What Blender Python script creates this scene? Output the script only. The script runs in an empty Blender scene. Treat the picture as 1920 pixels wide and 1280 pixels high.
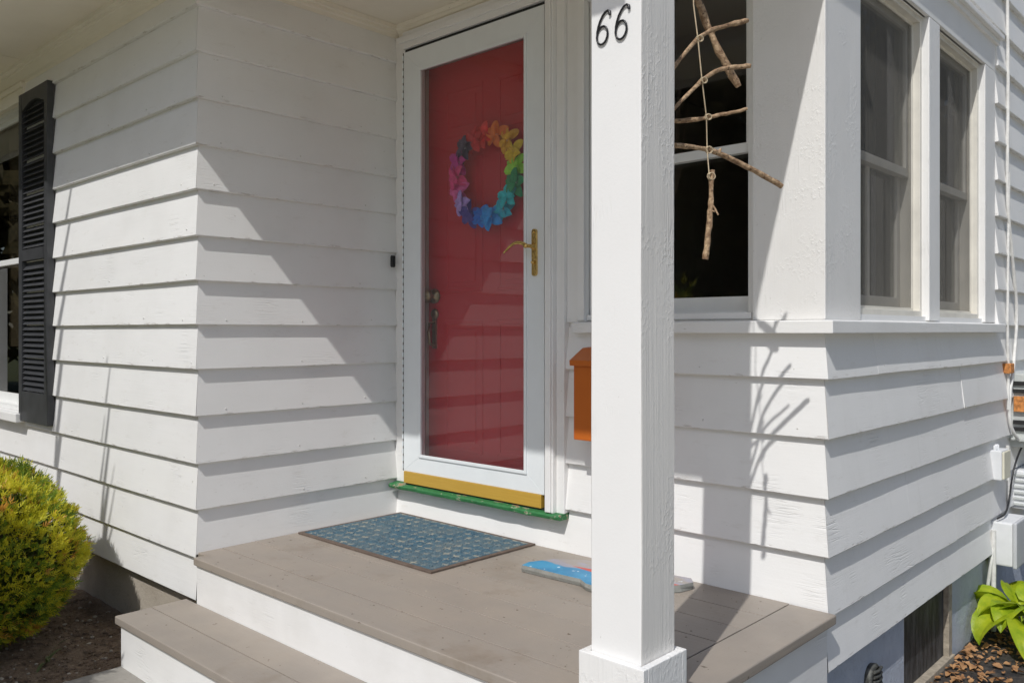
import bpy, bmesh, math, random
from mathutils import Vector, Matrix, noise as mnoise

# ------------------------------------------------------------------ scene, camera, light
SC = bpy.context.scene
COL = SC.collection
rnd = random.Random(7)
ZC = 1.45                      # eye height; builder coordinates have z = 0 at eye level, the camera stands at x = y = 0

cd = bpy.data.cameras.new('camera'); cam = bpy.data.objects.new('camera', cd); COL.objects.link(cam)
cam.location = (0, 0, ZC); cam.rotation_euler = (math.radians(90), 0, math.radians(43.04))
cd.sensor_width = 36.0; cd.lens = 29.68; cd.shift_y = -0.0104; cd.clip_start = 0.05; cd.clip_end = 500
SC.camera = cam

SUN = Vector((0.291, -1.0, 1.245)).normalized()           # towards the sun
W = bpy.data.worlds.new('World'); SC.world = W; W.use_nodes = True
wn = W.node_tree; bg = wn.nodes['Background']
sky = wn.nodes.new('ShaderNodeTexSky'); sky.sky_type = 'NISHITA'; sky.sun_disc = False
sky.sun_elevation = math.asin(SUN.z); sky.sun_rotation = math.atan2(SUN.x, SUN.y)
sky.air_density = 1.0; sky.dust_density = 1.6; sky.ozone_density = 1.0
wn.links.new(sky.outputs[0], bg.inputs[0]); bg.inputs[1].default_value = 0.108
sd = bpy.data.lights.new('sun', 'SUN'); sd.energy = 2.9; sd.angle = math.radians(0.53); sd.color = (1, 0.985, 0.955)
so = bpy.data.objects.new('sun', sd); COL.objects.link(so)
so.rotation_euler = SUN.to_track_quat('Z', 'Y').to_euler(); so.location = (3, -8, 12)
SC.view_settings.view_transform = 'Standard'; SC.view_settings.look = 'None'
SC.view_settings.exposure = 0.05; SC.view_settings.gamma = 1.0; SC.view_settings.use_curve_mapping = False
SC.cycles.max_bounces = 12; SC.cycles.diffuse_bounces = 8; SC.cycles.transparent_max_bounces = 16

# ------------------------------------------------------------------ node helpers / materials
class Mat:
    def __init__(s, name, rough=0.5, base=(0.8, 0.8, 0.8), metal=0.0, spec=None):
        s.m = bpy.data.materials.new(name); s.m.use_nodes = True; s.t = s.m.node_tree
        s.b = s.t.nodes['Principled BSDF']
        s.b.inputs['Base Color'].default_value = (*base, 1); s.b.inputs['Roughness'].default_value = rough
        s.b.inputs['Metallic'].default_value = metal
        if spec is not None: s.b.inputs['Specular IOR Level'].default_value = spec
        s.pos = None; s.h = None
    def n(s, kind, **kw):
        d = s.t.nodes.new('ShaderNode' + kind)
        for k, v in kw.items(): setattr(d, k, v)
        return d
    def l(s, a, b): s.t.links.new(a, b)
    def P(s):
        if s.pos is None: s.pos = s.n('NewGeometry').outputs['Position']
        return s.pos
    def coord(s, scale, rot=(0, 0, 0)):
        m = s.n('Mapping'); m.inputs['Scale'].default_value = scale; m.inputs['Rotation'].default_value = rot
        s.l(s.P(), m.inputs['Vector']); return m.outputs[0]
    def noise(s, scale, vec=None, detail=3, rough=0.55):
        d = s.n('TexNoise'); d.inputs['Scale'].default_value = scale; d.inputs['Detail'].default_value = detail
        d.inputs['Roughness'].default_value = rough
        s.l(vec if vec is not None else s.P(), d.inputs['Vector']); return d.outputs['Fac']
    def vor(s, scale, vec=None, feature='F1', out='Distance'):
        d = s.n('TexVoronoi', feature=feature); d.inputs['Scale'].default_value = scale
        s.l(vec if vec is not None else s.P(), d.inputs['Vector']); return d.outputs[out]
    def ramp(s, fac, stops):
        d = s.n('ValToRGB'); e = d.color_ramp.elements
        while len(e) < len(stops): e.new(0.5)
        for i, (p, c) in enumerate(stops):
            e[i].position = p; e[i].color = (*c, 1) if len(c) == 3 else c
        s.l(fac, d.inputs[0]); return d.outputs[0]
    def mask(s, fac, a, b):
        d = s.n('MapRange'); d.inputs['From Min'].default_value = a; d.inputs['From Max'].default_value = b
        s.l(fac, d.inputs['Value']); return d.outputs[0]
    def mix(s, fac, a, b, kind='MIX'):
        d = s.n('Mix', data_type='RGBA', blend_type=kind)
        for sock, v in ((d.inputs[0], fac), (d.inputs[6], a), (d.inputs[7], b)):
            if hasattr(v, 'is_output'): s.l(v, sock)
            elif isinstance(v, (int, float)): sock.default_value = v
            else: sock.default_value = (*v, 1)
        return d.outputs[2]
    def math(s, op, a, b=0.0):
        d = s.n('Math', operation=op)
        for i, v in enumerate((a, b)):
            if hasattr(v, 'is_output'): s.l(v, d.inputs[i])
            else: d.inputs[i].default_value = v
        return d.outputs[0]
    def bump(s, h, dist, strength=1.0):
        d = s.n('Bump'); d.inputs['Distance'].default_value = dist; d.inputs['Strength'].default_value = strength
        s.l(h, d.inputs['Height'])
        if s.h is not None: s.l(s.h, d.inputs['Normal'])
        s.h = d.outputs[0]; s.l(s.h, s.b.inputs['Normal'])
    def color(s, c): s.l(c, s.b.inputs['Base Color'])
    def rough(s, c): s.l(c, s.b.inputs['Roughness'])
    def objrand(s): return s.n('ObjectInfo').outputs['Random']

def sc_axis(axis, a, c):
    return tuple(a if i == axis else c for i in range(3))

def paint(name, axis, base=(0.825, 0.817, 0.80), lumps=0.0, grain=1.0, wave=1.0, rough=0.48, dirt=0.25, warm=0.0, tintvar=0.045, streak=0.0, chips=False):
    m = Mat(name, rough, base)
    v = m.coord(sc_axis(axis, 1.6, 60))
    g = m.noise(1.0, v, 4, 0.6)
    big = m.noise(9.0, m.coord(sc_axis(axis, 0.35, 1.0)), 2)
    fine = m.noise(140.0, None, 3)
    # colour: board to board, slow blotches, faint grime
    dark = tuple(c * (1 - tintvar) for c in base)
    c = m.mix(m.objrand(), base, dark)
    c = m.mix(m.math('MULTIPLY', m.mask(m.noise(4.0, None, 4), 0.45, 0.75), dirt), c, tuple(x * y for x, y in zip(base, (0.80, 0.79, 0.77))))
    spk = m.mask(m.noise(75.0, m.coord(sc_axis(axis, 0.5, 1)), 2), 0.735, 0.80)
    c = m.mix(m.math('MULTIPLY', spk, 0.35), c, (0.30, 0.27, 0.23))
    if streak:
        st = m.mask(m.noise(1.0, m.coord((28, 28, 1.2)), 3), 0.58, 0.8)
        c = m.mix(m.math('MULTIPLY', st, streak), c, (0.42, 0.40, 0.36))
    m.color(c)
    m.bump(big, 0.006 * wave, 0.35)
    m.bump(g, 0.0016 * grain, 0.6)
    m.bump(fine, 0.0006, 0.5)
    # thin cracks along the grain
    cr = m.vor(1.0, m.coord(sc_axis(axis, 4, 85)), 'DISTANCE_TO_EDGE')
    crm = m.math('MULTIPLY', m.mask(cr, 0.06, 0.0), m.mask(m.noise(5.0, None, 3), 0.56, 0.70))
    m.bump(crm, -0.0012, 0.9)
    if lumps:
        lv = m.noise(85.0, m.coord(sc_axis(axis, 0.75, 1)), 3, 0.65)
        lm = m.math('MULTIPLY', m.mask(lv, 0.50, 0.66), m.mask(m.noise(6.5, None, 3), 0.47, 0.62))
        m.bump(lm, 0.0035 * lumps, 0.8)
        rid = m.mask(m.noise(1.0, m.coord(sc_axis(axis, 5, 190)), 3), 0.56, 0.72)
        m.bump(rid, 0.0016 * lumps, 0.8)
    if chips:      # worn spots along the bottom edge of each board (object space)
        oc = m.n('TexCoord').outputs['Object']; sx = m.n('SeparateXYZ'); m.l(oc, sx.inputs[0])
        lowz = m.mask(sx.outputs[2], 0.016, 0.004)
        w = m.math('MULTIPLY', lowz, m.mask(m.noise(1.0, m.coord(sc_axis(axis, 14, 70)), 4, 0.65), 0.575, 0.64))
        c = m.mix(m.math('MULTIPLY', w, 0.5), c, (0.40, 0.35, 0.29))
        scf = m.math('MULTIPLY', m.mask(m.noise(1.0, m.coord(sc_axis(axis, 9, 26)), 5, 0.7), 0.60, 0.72), 0.22)
        c = m.mix(scf, c, (0.55, 0.52, 0.46)); m.color(c); m.bump(w, -0.0015, 0.8)
    r = m.mask(big, 0.2, 0.9); m.rough(m.math('ADD', m.math('MULTIPLY', r, 0.22), rough - 0.12))
    return m.m

WX = paint('white paint, boards along x', 0, chips=True, grain=0.45, wave=0.8)
WY = paint('white paint, boards along y', 1, chips=True, grain=0.4, wave=0.6, streak=0.10)
WYB = paint('white paint, porch boards along y', 1, chips=True, grain=0.3, wave=0.4)
TRX = paint('white trim paint along x', 0, base=(0.825, 0.817, 0.80), grain=0.5, tintvar=0.02)
TRY = paint('white trim paint along y', 1, base=(0.82, 0.812, 0.795), grain=0.5, tintvar=0.02)
TRZ = paint('white trim paint upright', 2, base=(0.825, 0.817, 0.80), lumps=0.3, grain=0.6, tintvar=0.02)
LUMPY = paint('thick blistered white paint', 2, base=(0.815, 0.80, 0.775), lumps=0.30, grain=0.5, wave=0.5)
POSTM = paint('white post paint', 2, base=(0.83, 0.823, 0.81), grain=0.15, wave=0.3, dirt=0.1)
POSTR = paint('rough sawn post paint', 2, base=(0.82, 0.79, 0.745), lumps=0.28, grain=1.3, wave=0.3, streak=0.12)
CREAM = paint('cream soffit paint', 1, base=(0.84, 0.78, 0.66), grain=0.15, wave=0.3, tintvar=0.02)
CREAMT = paint('cream molding paint', 0, base=(0.85, 0.80, 0.69), grain=0.15, wave=0.3, tintvar=0.02)

def simple(name, base, rough=0.5, metal=0.0, var=0.12, scale=12.0, bump=0.0, bscale=60.0, spec=None):
    m = Mat(name, rough, base, metal, spec)
    c = m.mix(m.mask(m.noise(scale, None, 4), 0.3, 0.7), tuple(x * (1 - var) for x in base), tuple(min(1, x * (1 + var)) for x in base))
    m.color(c)
    if bump: m.bump(m.noise(bscale, None, 4), bump, 0.7)
    return m.m

ALU = simple('white enamelled aluminium', (0.76, 0.79, 0.80), 0.38, var=0.02, bump=0.0006, bscale=8)
VINYL = simple('white vinyl', (0.74, 0.74, 0.72), 0.4, var=0.03)
SASH = simple('old cream sash paint', (0.70, 0.67, 0.60), 0.5, var=0.08, bump=0.001)
BLACKR = simple('black rubber', (0.015, 0.015, 0.016), 0.6)
SHUT = simple('black shutter plastic', (0.048, 0.049, 0.052), 0.42, var=0.2, bump=0.0006, bscale=90)
DARKMETAL = simple('black number metal', (0.018, 0.018, 0.02), 0.35, metal=0.3)
BRASS = simple('tarnished brass', (0.70, 0.48, 0.17), 0.24, metal=1.0, var=0.35, scale=90, bump=0.002, bscale=120)
BRONZE = simple('old dark brass', (0.30, 0.24, 0.15), 0.3, metal=0.9, var=0.3, scale=30)
PLASTIC = simple('pale grey box plastic', (0.72, 0.73, 0.74), 0.45, var=0.05)
CREAMP = simple('yellowish box cover', (0.70, 0.67, 0.54), 0.5, var=0.1)
STEEL = simple('grey painted steel', (0.52, 0.54, 0.52), 0.45, var=0.12, bump=0.001)
CABLEW = simple('white painted cable', (0.70, 0.69, 0.66), 0.5, var=0.15, scale=30)
CABLEB = simple('black cable', (0.02, 0.02, 0.022), 0.45)
RUST = simple('rusty orange tag', (0.55, 0.22, 0.06), 0.7, var=0.5, scale=60, bump=0.004)
SLIT = simple('dark slot', (0.02, 0.02, 0.02), 0.9)

m = Mat('red door paint', 0.35); m.color(m.mix(m.noise(6, None, 3), (0.54, 0.012, 0.026), (0.60, 0.015, 0.031)))
m.bump(m.noise(1.0, m.coord((55, 55, 1.5)), 3), 0.0006, 0.5); RED = m.m
m = Mat('gold door sweep', 0.4); m.color(m.mix(m.noise(1.0, m.coord((5, 5, 160)), 3), (0.46, 0.27, 0.035), (0.56, 0.35, 0.06)))
m.bump(m.noise(1.0, m.coord((2, 2, 400)), 2), 0.0005, 0.5); GOLD = m.m
m = Mat('orange mailbox enamel', 0.38); m.color(m.mix(m.noise(5, None, 3), (0.56, 0.14, 0.018), (0.49, 0.12, 0.016)))
m.bump(m.noise(30, None, 2), 0.0012, 0.4); ORANGE = m.m

def glass(name, tint=(0.93, 0.95, 0.94), ior=1.52):
    m = Mat(name); t = m.t; t.nodes.remove(m.b)
    tr = m.n('BsdfTransparent'); tr.inputs[0].default_value = (*tint, 1)
    gl = m.n('BsdfGlossy'); gl.inputs['Roughness'].default_value = 0.0
    fr = m.n('Fresnel'); fr.inputs['IOR'].default_value = ior      # two faces of the pane: the reflection is carried by the outer one
    geo = m.n('NewGeometry'); mx = m.n('MixShader'); m.l(m.math('MULTIPLY', fr.outputs[0], m.math('SUBTRACT', 1.0, geo.outputs['Backfacing'])), mx.inputs[0]); m.l(tr.outputs[0], mx.inputs[1]); m.l(gl.outputs[0], mx.inputs[2])
    m.l(mx.outputs[0], t.nodes['Material Output'].inputs[0]); return m.m
GLASS = glass('window glass', ior=1.75); SGLASS = glass('side window glass', (0.80, 0.80, 0.78), 1.42); DGLASS = glass('storm door glass', (0.93, 0.94, 0.93), 1.95)
WGLASS = glass('dusty window glass', (0.55, 0.54, 0.50), 1.9)
m = Mat('insect screen'); t = m.t; t.nodes.remove(m.b)
tr = m.n('BsdfTransparent'); df = m.n('BsdfDiffuse'); df.inputs[0].default_value = (0.23, 0.22, 0.20, 1)
mx = m.n('MixShader'); mx.inputs[0].default_value = 0.30
m.l(tr.outputs[0], mx.inputs[1]); m.l(df.outputs[0], mx.inputs[2]); m.l(mx.outputs[0], t.nodes['Material Output'].inputs[0]); SCREEN = m.m

def deckmat(name, axis):
    m = Mat(name, 0.5)
    c = m.mix(m.objrand(), (0.315, 0.275, 0.235), (0.288, 0.252, 0.216))
    c = m.mix(m.mask(m.noise(5, None, 5), 0.4, 0.72), c, (0.335, 0.288, 0.24))
    c = m.mix(m.math('MULTIPLY', m.mask(m.noise(3.3, None, 5, 0.65), 0.56, 0.72), 0.62), c, (0.20, 0.155, 0.11))
    c = m.mix(m.math('MULTIPLY', m.mask(m.noise(1.0, m.coord(sc_axis(axis, 5, 70)), 3), 0.60, 0.78), 0.25), c, (0.36, 0.32, 0.28))
    c = m.mix(m.mask(m.noise(38, None, 2), 0.72, 0.75), c, (0.13, 0.10, 0.075))
    c = m.mix(m.mask(m.noise(95, None, 2), 0.73, 0.77), c, (0.16, 0.13, 0.10))
    m.color(c)
    m.bump(m.noise(1.0, m.coord(sc_axis(axis, 3, 90)), 4), 0.0014, 0.6); m.bump(m.noise(160, None, 3), 0.0006, 0.6)
    m.rough(m.math('ADD', m.math('MULTIPLY', m.noise(8, None, 3), 0.3), 0.38))
    return m.m
DECKX = deckmat('taupe deck paint along x', 0); DECKY = deckmat('taupe deck paint along y', 1)

def leafmat(name, a, b, trans=0.35, rough=0.45):
    m = Mat(name, rough); c = m.mix(m.mask(m.noise(18, None, 3), 0.3, 0.7), a, b); m.color(c)
    tl = m.n('BsdfTranslucent'); m.l(c, tl.inputs[0]); mx = m.n('MixShader'); mx.inputs[0].default_value = trans
    m.l(m.b.outputs[0], mx.inputs[1]); m.l(tl.outputs[0], mx.inputs[2]); m.l(mx.outputs[0], m.t.nodes['Material Output'].inputs[0]); return m
def concrete(name, a, b, rough=0.85, bump=0.004, bs=70):
    m = Mat(name, rough)
    c = m.mix(m.mask(m.noise(7, None, 6, 0.65), 0.35, 0.7), a, b)
    c = m.mix(m.math('MULTIPLY', m.mask(m.noise(55, None, 3), 0.6, 0.75), 0.5), c, tuple(x * 0.6 for x in a))
    m.color(c); m.bump(m.noise(bs, None, 6, 0.7), bump, 0.8); m.bump(m.noise(9, None, 3), bump * 2, 0.4); return m.m
CONC_B = concrete('blue grey painted concrete', (0.42, 0.46, 0.53), (0.50, 0.54, 0.61), 0.75, 0.006, 60)
CONC_T = concrete('bare tan concrete', (0.38, 0.33, 0.27), (0.47, 0.42, 0.35))
CONC_P = concrete('pale bounce concrete', (0.58, 0.53, 0.46), (0.68, 0.62, 0.54))  # kept pale so the unseen paving bounces sunlight
CONC_G = concrete('grey landing concrete', (0.24, 0.225, 0.20), (0.30, 0.28, 0.25), 0.7, 0.002)

m = Mat('garden soil', 0.95)
c = m.mix(m.mask(m.noise(16, None, 6, 0.7), 0.35, 0.68), (0.17, 0.115, 0.075), (0.34, 0.25, 0.175))
c = m.mix(m.mask(m.noise(70, None, 3), 0.60, 0.70), c, (0.38, 0.30, 0.22)); m.color(c)
m.bump(m.noise(45, None, 6, 0.7), 0.025, 0.9); m.bump(m.noise(160, None, 3), 0.006, 0.9); SOIL = m.m
m = Mat('dark weathered ground', 0.8)
c = m.mix(m.mask(m.noise(14, None, 5, 0.65), 0.4, 0.66), (0.028, 0.026, 0.026), (0.085, 0.072, 0.06))
c = m.mix(m.mask(m.noise(30, None, 4), 0.62, 0.7), c, (0.20, 0.10, 0.045)); m.color(c)
m.bump(m.noise(30, None, 6, 0.7), 0.03, 0.8); DARKSOIL = m.m
m = Mat('lawn', 0.9); c = m.mix(m.mask(m.noise(2.5, None, 6), 0.35, 0.7), (0.06, 0.075, 0.02), (0.14, 0.14, 0.045)); m.color(c)
m.bump(m.noise(90, None, 3), 0.03, 0.8); LAWN = m.m
m = Mat('roof shingle', 0.9); m.color(m.mix(m.noise(20, None, 3), (0.06, 0.06, 0.062), (0.11, 0.105, 0.10))); ROOFM = m.m
m = Mat('dim room wall', 0.8, (0.42, 0.37, 0.32)); ROOM = m.m
m = Mat('twig bark', 0.75)
c = m.mix(m.mask(m.noise(1, m.coord((60, 60, 60)), 5, 0.7), 0.38, 0.62), (0.20, 0.115, 0.06), (0.50, 0.35, 0.21))
c = m.mix(m.mask(m.noise(130, None, 3), 0.58, 0.66), c, (0.10, 0.055, 0.03)); m.color(c); m.bump(m.noise(140, None, 4), 0.005, 1.0); TWIG = m.m
CORD = simple('natural twine', (0.52, 0.42, 0.28), 0.85, var=0.2, scale=200, bump=0.001, bscale=400)

# ------------------------------------------------------------------ geometry helpers (z = 0 at eye level)
WL = {}                                    # world location of each parent
class G:
    def __init__(s): s.v = []; s.f = []; s.mi = []; s.smooth = []
    def add(s, vs, fs, mi=0, smooth=False):
        o = len(s.v); s.v += [Vector(p) for p in vs]
        for f in fs: s.f.append([o + i for i in f]); s.mi.append(mi); s.smooth.append(smooth)
        return s
    def box(s, x0, x1, y0, y1, z0, z1, mi=0):
        vs = [(x, y, z) for z in (z0, z1) for y in (y0, y1) for x in (x0, x1)]
        return s.add(vs, [(0, 2, 3, 1), (4, 5, 7, 6), (0, 1, 5, 4), (2, 6, 7, 3), (0, 4, 6, 2), (1, 3, 7, 5)], mi)
    def prism(s, poly, axis, a, b, mi=0, smooth=False):
        n = len(poly)
        def P(p, c):
            if axis == 0: return (c, p[0], p[1])
            if axis == 1: return (p[0], c, p[1])
            return (p[0], p[1], c)
        vs = [P(p, a) for p in poly] + [P(p, b) for p in poly]
        fs = [list(range(n))[::-1], list(range(n, 2 * n))] + [(i, (i + 1) % n, n + (i + 1) % n, n + i) for i in range(n)]
        return s.add(vs, fs, mi, smooth)
    def tube(s, pts, rad, n=8, mi=0, flat=1.0):
        pts = [Vector(p) for p in pts]
        if not hasattr(rad, '__len__'): rad = [rad] * len(pts)
        vs = []; up = Vector((0.13, 0.31, 0.94))
        for i, p in enumerate(pts):
            t = (pts[min(i + 1, len(pts) - 1)] - pts[max(i - 1, 0)]).normalized()
            a = t.cross(up)
            if a.length < 0.1: a = t.cross(Vector((1, 0, 0)))
            a.normalize(); b = t.cross(a)
            for k in range(n):
                w = 2 * math.pi * k / n
                vs.append(p + a * (math.cos(w) * rad[i]) + b * (math.sin(w) * rad[i] * flat))
        fs = []
        for i in range(len(pts) - 1):
            for k in range(n):
                fs.append((i * n + k, i * n + (k + 1) % n, (i + 1) * n + (k + 1) % n, (i + 1) * n + k))
        s.add(vs, fs, mi, True)
        m0 = len(pts) - 1
        return s.add([vs[k] for k in range(n)] + [vs[m0 * n + k] for k in range(n)], [list(range(n))[::-1], list(range(n, 2 * n))], mi)
    def lathe(s, prof, c, axis, n=16, mi=0):
        """prof: (radius, offset along axis)"""
        ax = Vector(axis).normalized(); a = ax.orthogonal().normalized(); b = ax.cross(a); c = Vector(c); vs = []
        for r, h in prof:
            for k in range(n):
                w = 2 * math.pi * k / n; vs.append(c + ax * h + (a * math.cos(w) + b * math.sin(w)) * r)
        fs = [(i * n + k, i * n + (k + 1) % n, (i + 1) * n + (k + 1) % n, (i + 1) * n + k) for i in range(len(prof) - 1) for k in range(n)]
        s.add(vs, fs, mi, True)
        return s.add(vs[:n] + vs[-n:], [list(range(n))[::-1], list(range(n, 2 * n))], mi)

def link(name, me, parent, center):
    o = bpy.data.objects.new(name, me); COL.objects.link(o)
    pw = WL[parent.name] if parent else Vector((0, 0, 0))
    o.location = center - pw; o.parent = parent; WL[o.name] = center.copy(); return o

def obj(name, g, mats, parent=None, bevel=0.0, seg=2, origin=None):
    if not isinstance(mats, (list, tuple)): mats = [mats]
    vs = [v + Vector((0, 0, ZC)) for v in g.v]
    lo = [min(v[i] for v in vs) for i in range(3)]; hi = [max(v[i] for v in vs) for i in range(3)]
    c = Vector(origin) + Vector((0, 0, ZC)) if origin else Vector(((lo[0] + hi[0]) / 2, (lo[1] + hi[1]) / 2, lo[2]))
    me = bpy.data.meshes.new(name); me.from_pydata([v - c for v in vs], [], g.f)
    for m_ in mats: me.materials.append(m_)
    me.polygons.foreach_set('material_index', g.mi); me.polygons.foreach_set('use_smooth', g.smooth)
    bm = bmesh.new(); bm.from_mesh(me); bmesh.ops.recalc_face_normals(bm, faces=bm.faces)
    if bevel:
        es = [e for e in bm.edges if len(e.link_faces) == 2 and e.calc_face_angle(0) > 0.6]
        bmesh.ops.bevel(bm, geom=es, offset=bevel, segments=seg, profile=0.6, affect='EDGES', clamp_overlap=True)
    bm.to_mesh(me); bm.free(); me.update()
    return link(name, me, parent, c)

def copy_of(src, parent, center):
    o = src.copy(); COL.objects.link(o); o.parent = parent
    c = Vector(center) + Vector((0, 0, ZC)); o.location = c - (WL[parent.name] if parent else Vector()); WL[o.name] = c; return o

def empty(name, loc):
    o = bpy.data.objects.new(name, None); COL.objects.link(o); o.empty_display_size = 0.1
    w = Vector(loc) + Vector((0, 0, ZC)); o.location = w; WL[o.name] = w; return o
def tag(o, label=None, cat=None, group=None, kind=None):
    if label: o['label'] = label
    if cat: o['category'] = cat
    if group: o['group'] = group
    if kind: o['kind'] = kind
    return o
def N(x, y=0.0, z=0.0): return mnoise.noise(Vector((x, y, z)))

# ------------------------------------------------------------------ the setting
g = G().box(-150, 150, -150, 150, -1.9, -1.46); tag(obj('lawn', g, LAWN), 'patchy green lawn reaching away from the house', kind='structure')
# garden bed, uneven
def patch(x0, x1, y0, y1, z, nx, ny, amp, fr):
    g = G(); vs = []
    for j in range(ny + 1):
        for i in range(nx + 1):
            x = x0 + (x1 - x0) * i / nx; y = y0 + (y1 - y0) * j / ny
            vs.append((x, y, z + amp * (N(x * fr, y * fr, 3.1) + 0.5 * N(x * fr * 2.7, y * fr * 2.7, 8.0))))
    g.add(vs, [(j * (nx + 1) + i, j * (nx + 1) + i + 1, (j + 1) * (nx + 1) + i + 1, (j + 1) * (nx + 1) + i) for j in range(ny) for i in range(nx)], 0, True)
    o = len(g.v); b = [(x0, y0), (x1, y0), (x1, y1), (x0, y1)]
    idx = [i for i in range(nx + 1)] + [j * (nx + 1) + nx for j in range(1, ny + 1)] + [ny * (nx + 1) + i for i in range(nx - 1, -1, -1)] + [j * (nx + 1) for j in range(ny - 1, 0, -1)]
    low = [(vs[i][0], vs[i][1], z - 0.25) for i in idx]; g.v += [Vector(p) for p in low]
    k = len(idx)
    for i in range(k):
        g.f.append([idx[i], idx[(i + 1) % k], o + (i + 1) % k, o + i]); g.mi.append(0); g.smooth.append(False)
    return g
tag(obj('soil', patch(-6.5, -3.05, 0.2, 1.66, -1.318, 130, 60, 0.016, 9), SOIL), 'bare brown garden soil under the clipped shrub', kind='structure')
tag(obj('dark_ground', patch(-1.2, 1.6, 1.9, 6.5, -1.445, 90, 130, 0.014, 8), DARKSOIL), 'dark weathered ground beside the blue grey foundation', kind='structure')
g = G().box(-3.215, -0.55, 0.42, 1.33, -1.6, -1.247); tag(obj('landing', g, CONC_G, bevel=0.006), 'grey landing slab below the lowest porch step', kind='structure')
g = G().box(-3.9, 4.6, -6.5, 0.41, -1.7, -1.43); tag(obj('walk', g, CONC_P), 'unseen pale concrete walk before the porch, widened to bounce light', kind='structure')  # out of view, made broad and pale to bounce sunlight into the porch

g = G().box(0.7, 4.6, 0.42, 13.0, -1.7, -1.431); tag(obj('reflector', g, CONC_P), 'added unseen pale concrete driveway beside the gable side', kind='structure')  # made-up paving out of view, added to bounce light onto the gable wall
# treeline across the street: one mass, seen only in the window glass
g = G()
for k in range(26):
    a = rnd.uniform(2.2, 5.2) if k < 18 else rnd.uniform(0.55, 1.35)
    r = rnd.uniform(19, 25); cx, cy = r * math.cos(a), r * math.sin(a); h = rnd.uniform(10, 14)
    for q in range(3600):
        d = Vector((rnd.gauss(0, 1), rnd.gauss(0, 1), rnd.gauss(0, 1))).normalized() * (rnd.random() ** 0.4)
        c = Vector((cx + d.x * 3.0, cy + d.y * 3.6, -1.4 + h * 0.48 + d.z * h * 0.5))
        u = Vector((rnd.gauss(0, 1), rnd.gauss(0, 1), rnd.gauss(0, 1))).normalized() * 0.24; w = u.orthogonal().normalized() * 0.17
        g.add([c - u, c + w, c + u, c - w], [(0, 1, 2, 3)])
TREEM = leafmat('far foliage', (0.10, 0.095, 0.05), (0.26, 0.21, 0.11), 0.45, 0.8).m
tag(obj('treeline', g, TREEM), 'dark green trees across the street', kind='stuff')

# ------------------------------------------------------------------ HOUSE
xB, yA, yC, xD = -3.239, 1.623, 2.645, -1.112          # sheathing planes
house = tag(empty('house', (-3.2, 3.5, -1.45)), 'white clapboard house with a red front door, black shutter and recessed porch', 'house')
yEnd, xEnd, yBack = 5.9, -8.5, 6.6
BZ = [2.05, 1.86, 1.674, 1.487, 1.302, 1.119, 0.932, 0.743, 0.565, 0.38, 0.20, 0.024, -0.155, -0.343, -0.532, -0.716, -0.905, -1.075]

def wallbox(u0, u1, z0, z1, wall, g, th=0.12):
    if wall == 'A': g.box(u0, u1, yA, yA + th, z0, z1)
    if wall == 'C': g.box(u0, u1, yC, yC + th, z0, z1)
    if wall == 'B': g.box(xB - th, xB, u0, u1, z0, z1)
    if wall == 'D': g.box(xD - th, xD, u0, u1, z0, z1)

PB, PT = 0.0262, 0.0045
def board(parent, wall, u0, u1, z0, z1, mat, m0=0, m1=0, name='board'):
    """one clapboard; m0/m1 = mitre direction of its ends (+1 grows with the thickness)"""
    L = u1 - u0; n = max(2, int(L / 0.13)); seed = rnd.uniform(0, 900)
    g = G(); prof_n = 5; vs = []
    cup = rnd.uniform(-0.0008, 0.0008)
    for i in range(n + 1):
        t = i / n; uu = u0 + L * t
        a = N(uu * 1.1, seed) * 0.0022 + N(uu * 7, seed + 5) * 0.0007
        b = N(uu * 1.3, seed + 11) * 0.0018 + N(uu * 9, seed + 3) * 0.0005
        k_ = 1.9 if wall == 'D' else 1.0
        zb = z0 + a * k_; pb = PB + b * k_ + cup + (0.0022 if wall in 'CD' else 0.0)
        for p, z in ((-0.006, zb), (pb - 0.003, zb), (pb, zb + 0.0035), (PT + b * 0.3, z1 + 0.016), (-0.006, z1 + 0.016)):
            u = uu
            if i == 0 and m0: u = u0 - m0 * (p - 0.0006)
            if i == n and m1: u = u1 + m1 * (p - 0.0006)
            if wall == 'A': vs.append((u, yA - p, z))
            elif wall == 'C': vs.append((u, yC - p, z))
            elif wall == 'B': vs.append((xB + p, u, z))
            else: vs.append((xD + p, u, z))
    fs = []
    for i in range(n):
        for k in range(5):
            fs.append((i * 5 + k, i * 5 + (k + 1) % 5, (i + 1) * 5 + (k + 1) % 5, (i + 1) * 5 + k))
    fs += [(4, 3, 2, 1, 0), tuple(n * 5 + k for k in range(5))]
    g.add(vs, fs); return obj(name, g, mat, parent)
def run(parent, wall, u0, u1, z0, z1, mat, m0=0, m1=0, cuts=()):
    e = [u0] + [c for c in cuts if u0 + 0.1 < c < u1 - 0.1] + [u1]
    for i in range(len(e) - 1):
        a = e[i] + (0.0008 if i else 0); b = e[i + 1] - (0.0008 if i < len(e) - 2 else 0)
        board(parent, wall, a, b, z0, z1, mat, m0 if i == 0 else 0, m1 if i == len(e) - 2 else 0)
NAILM = simple('painted nail head', (0.62, 0.61, 0.58), 0.5)
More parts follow.
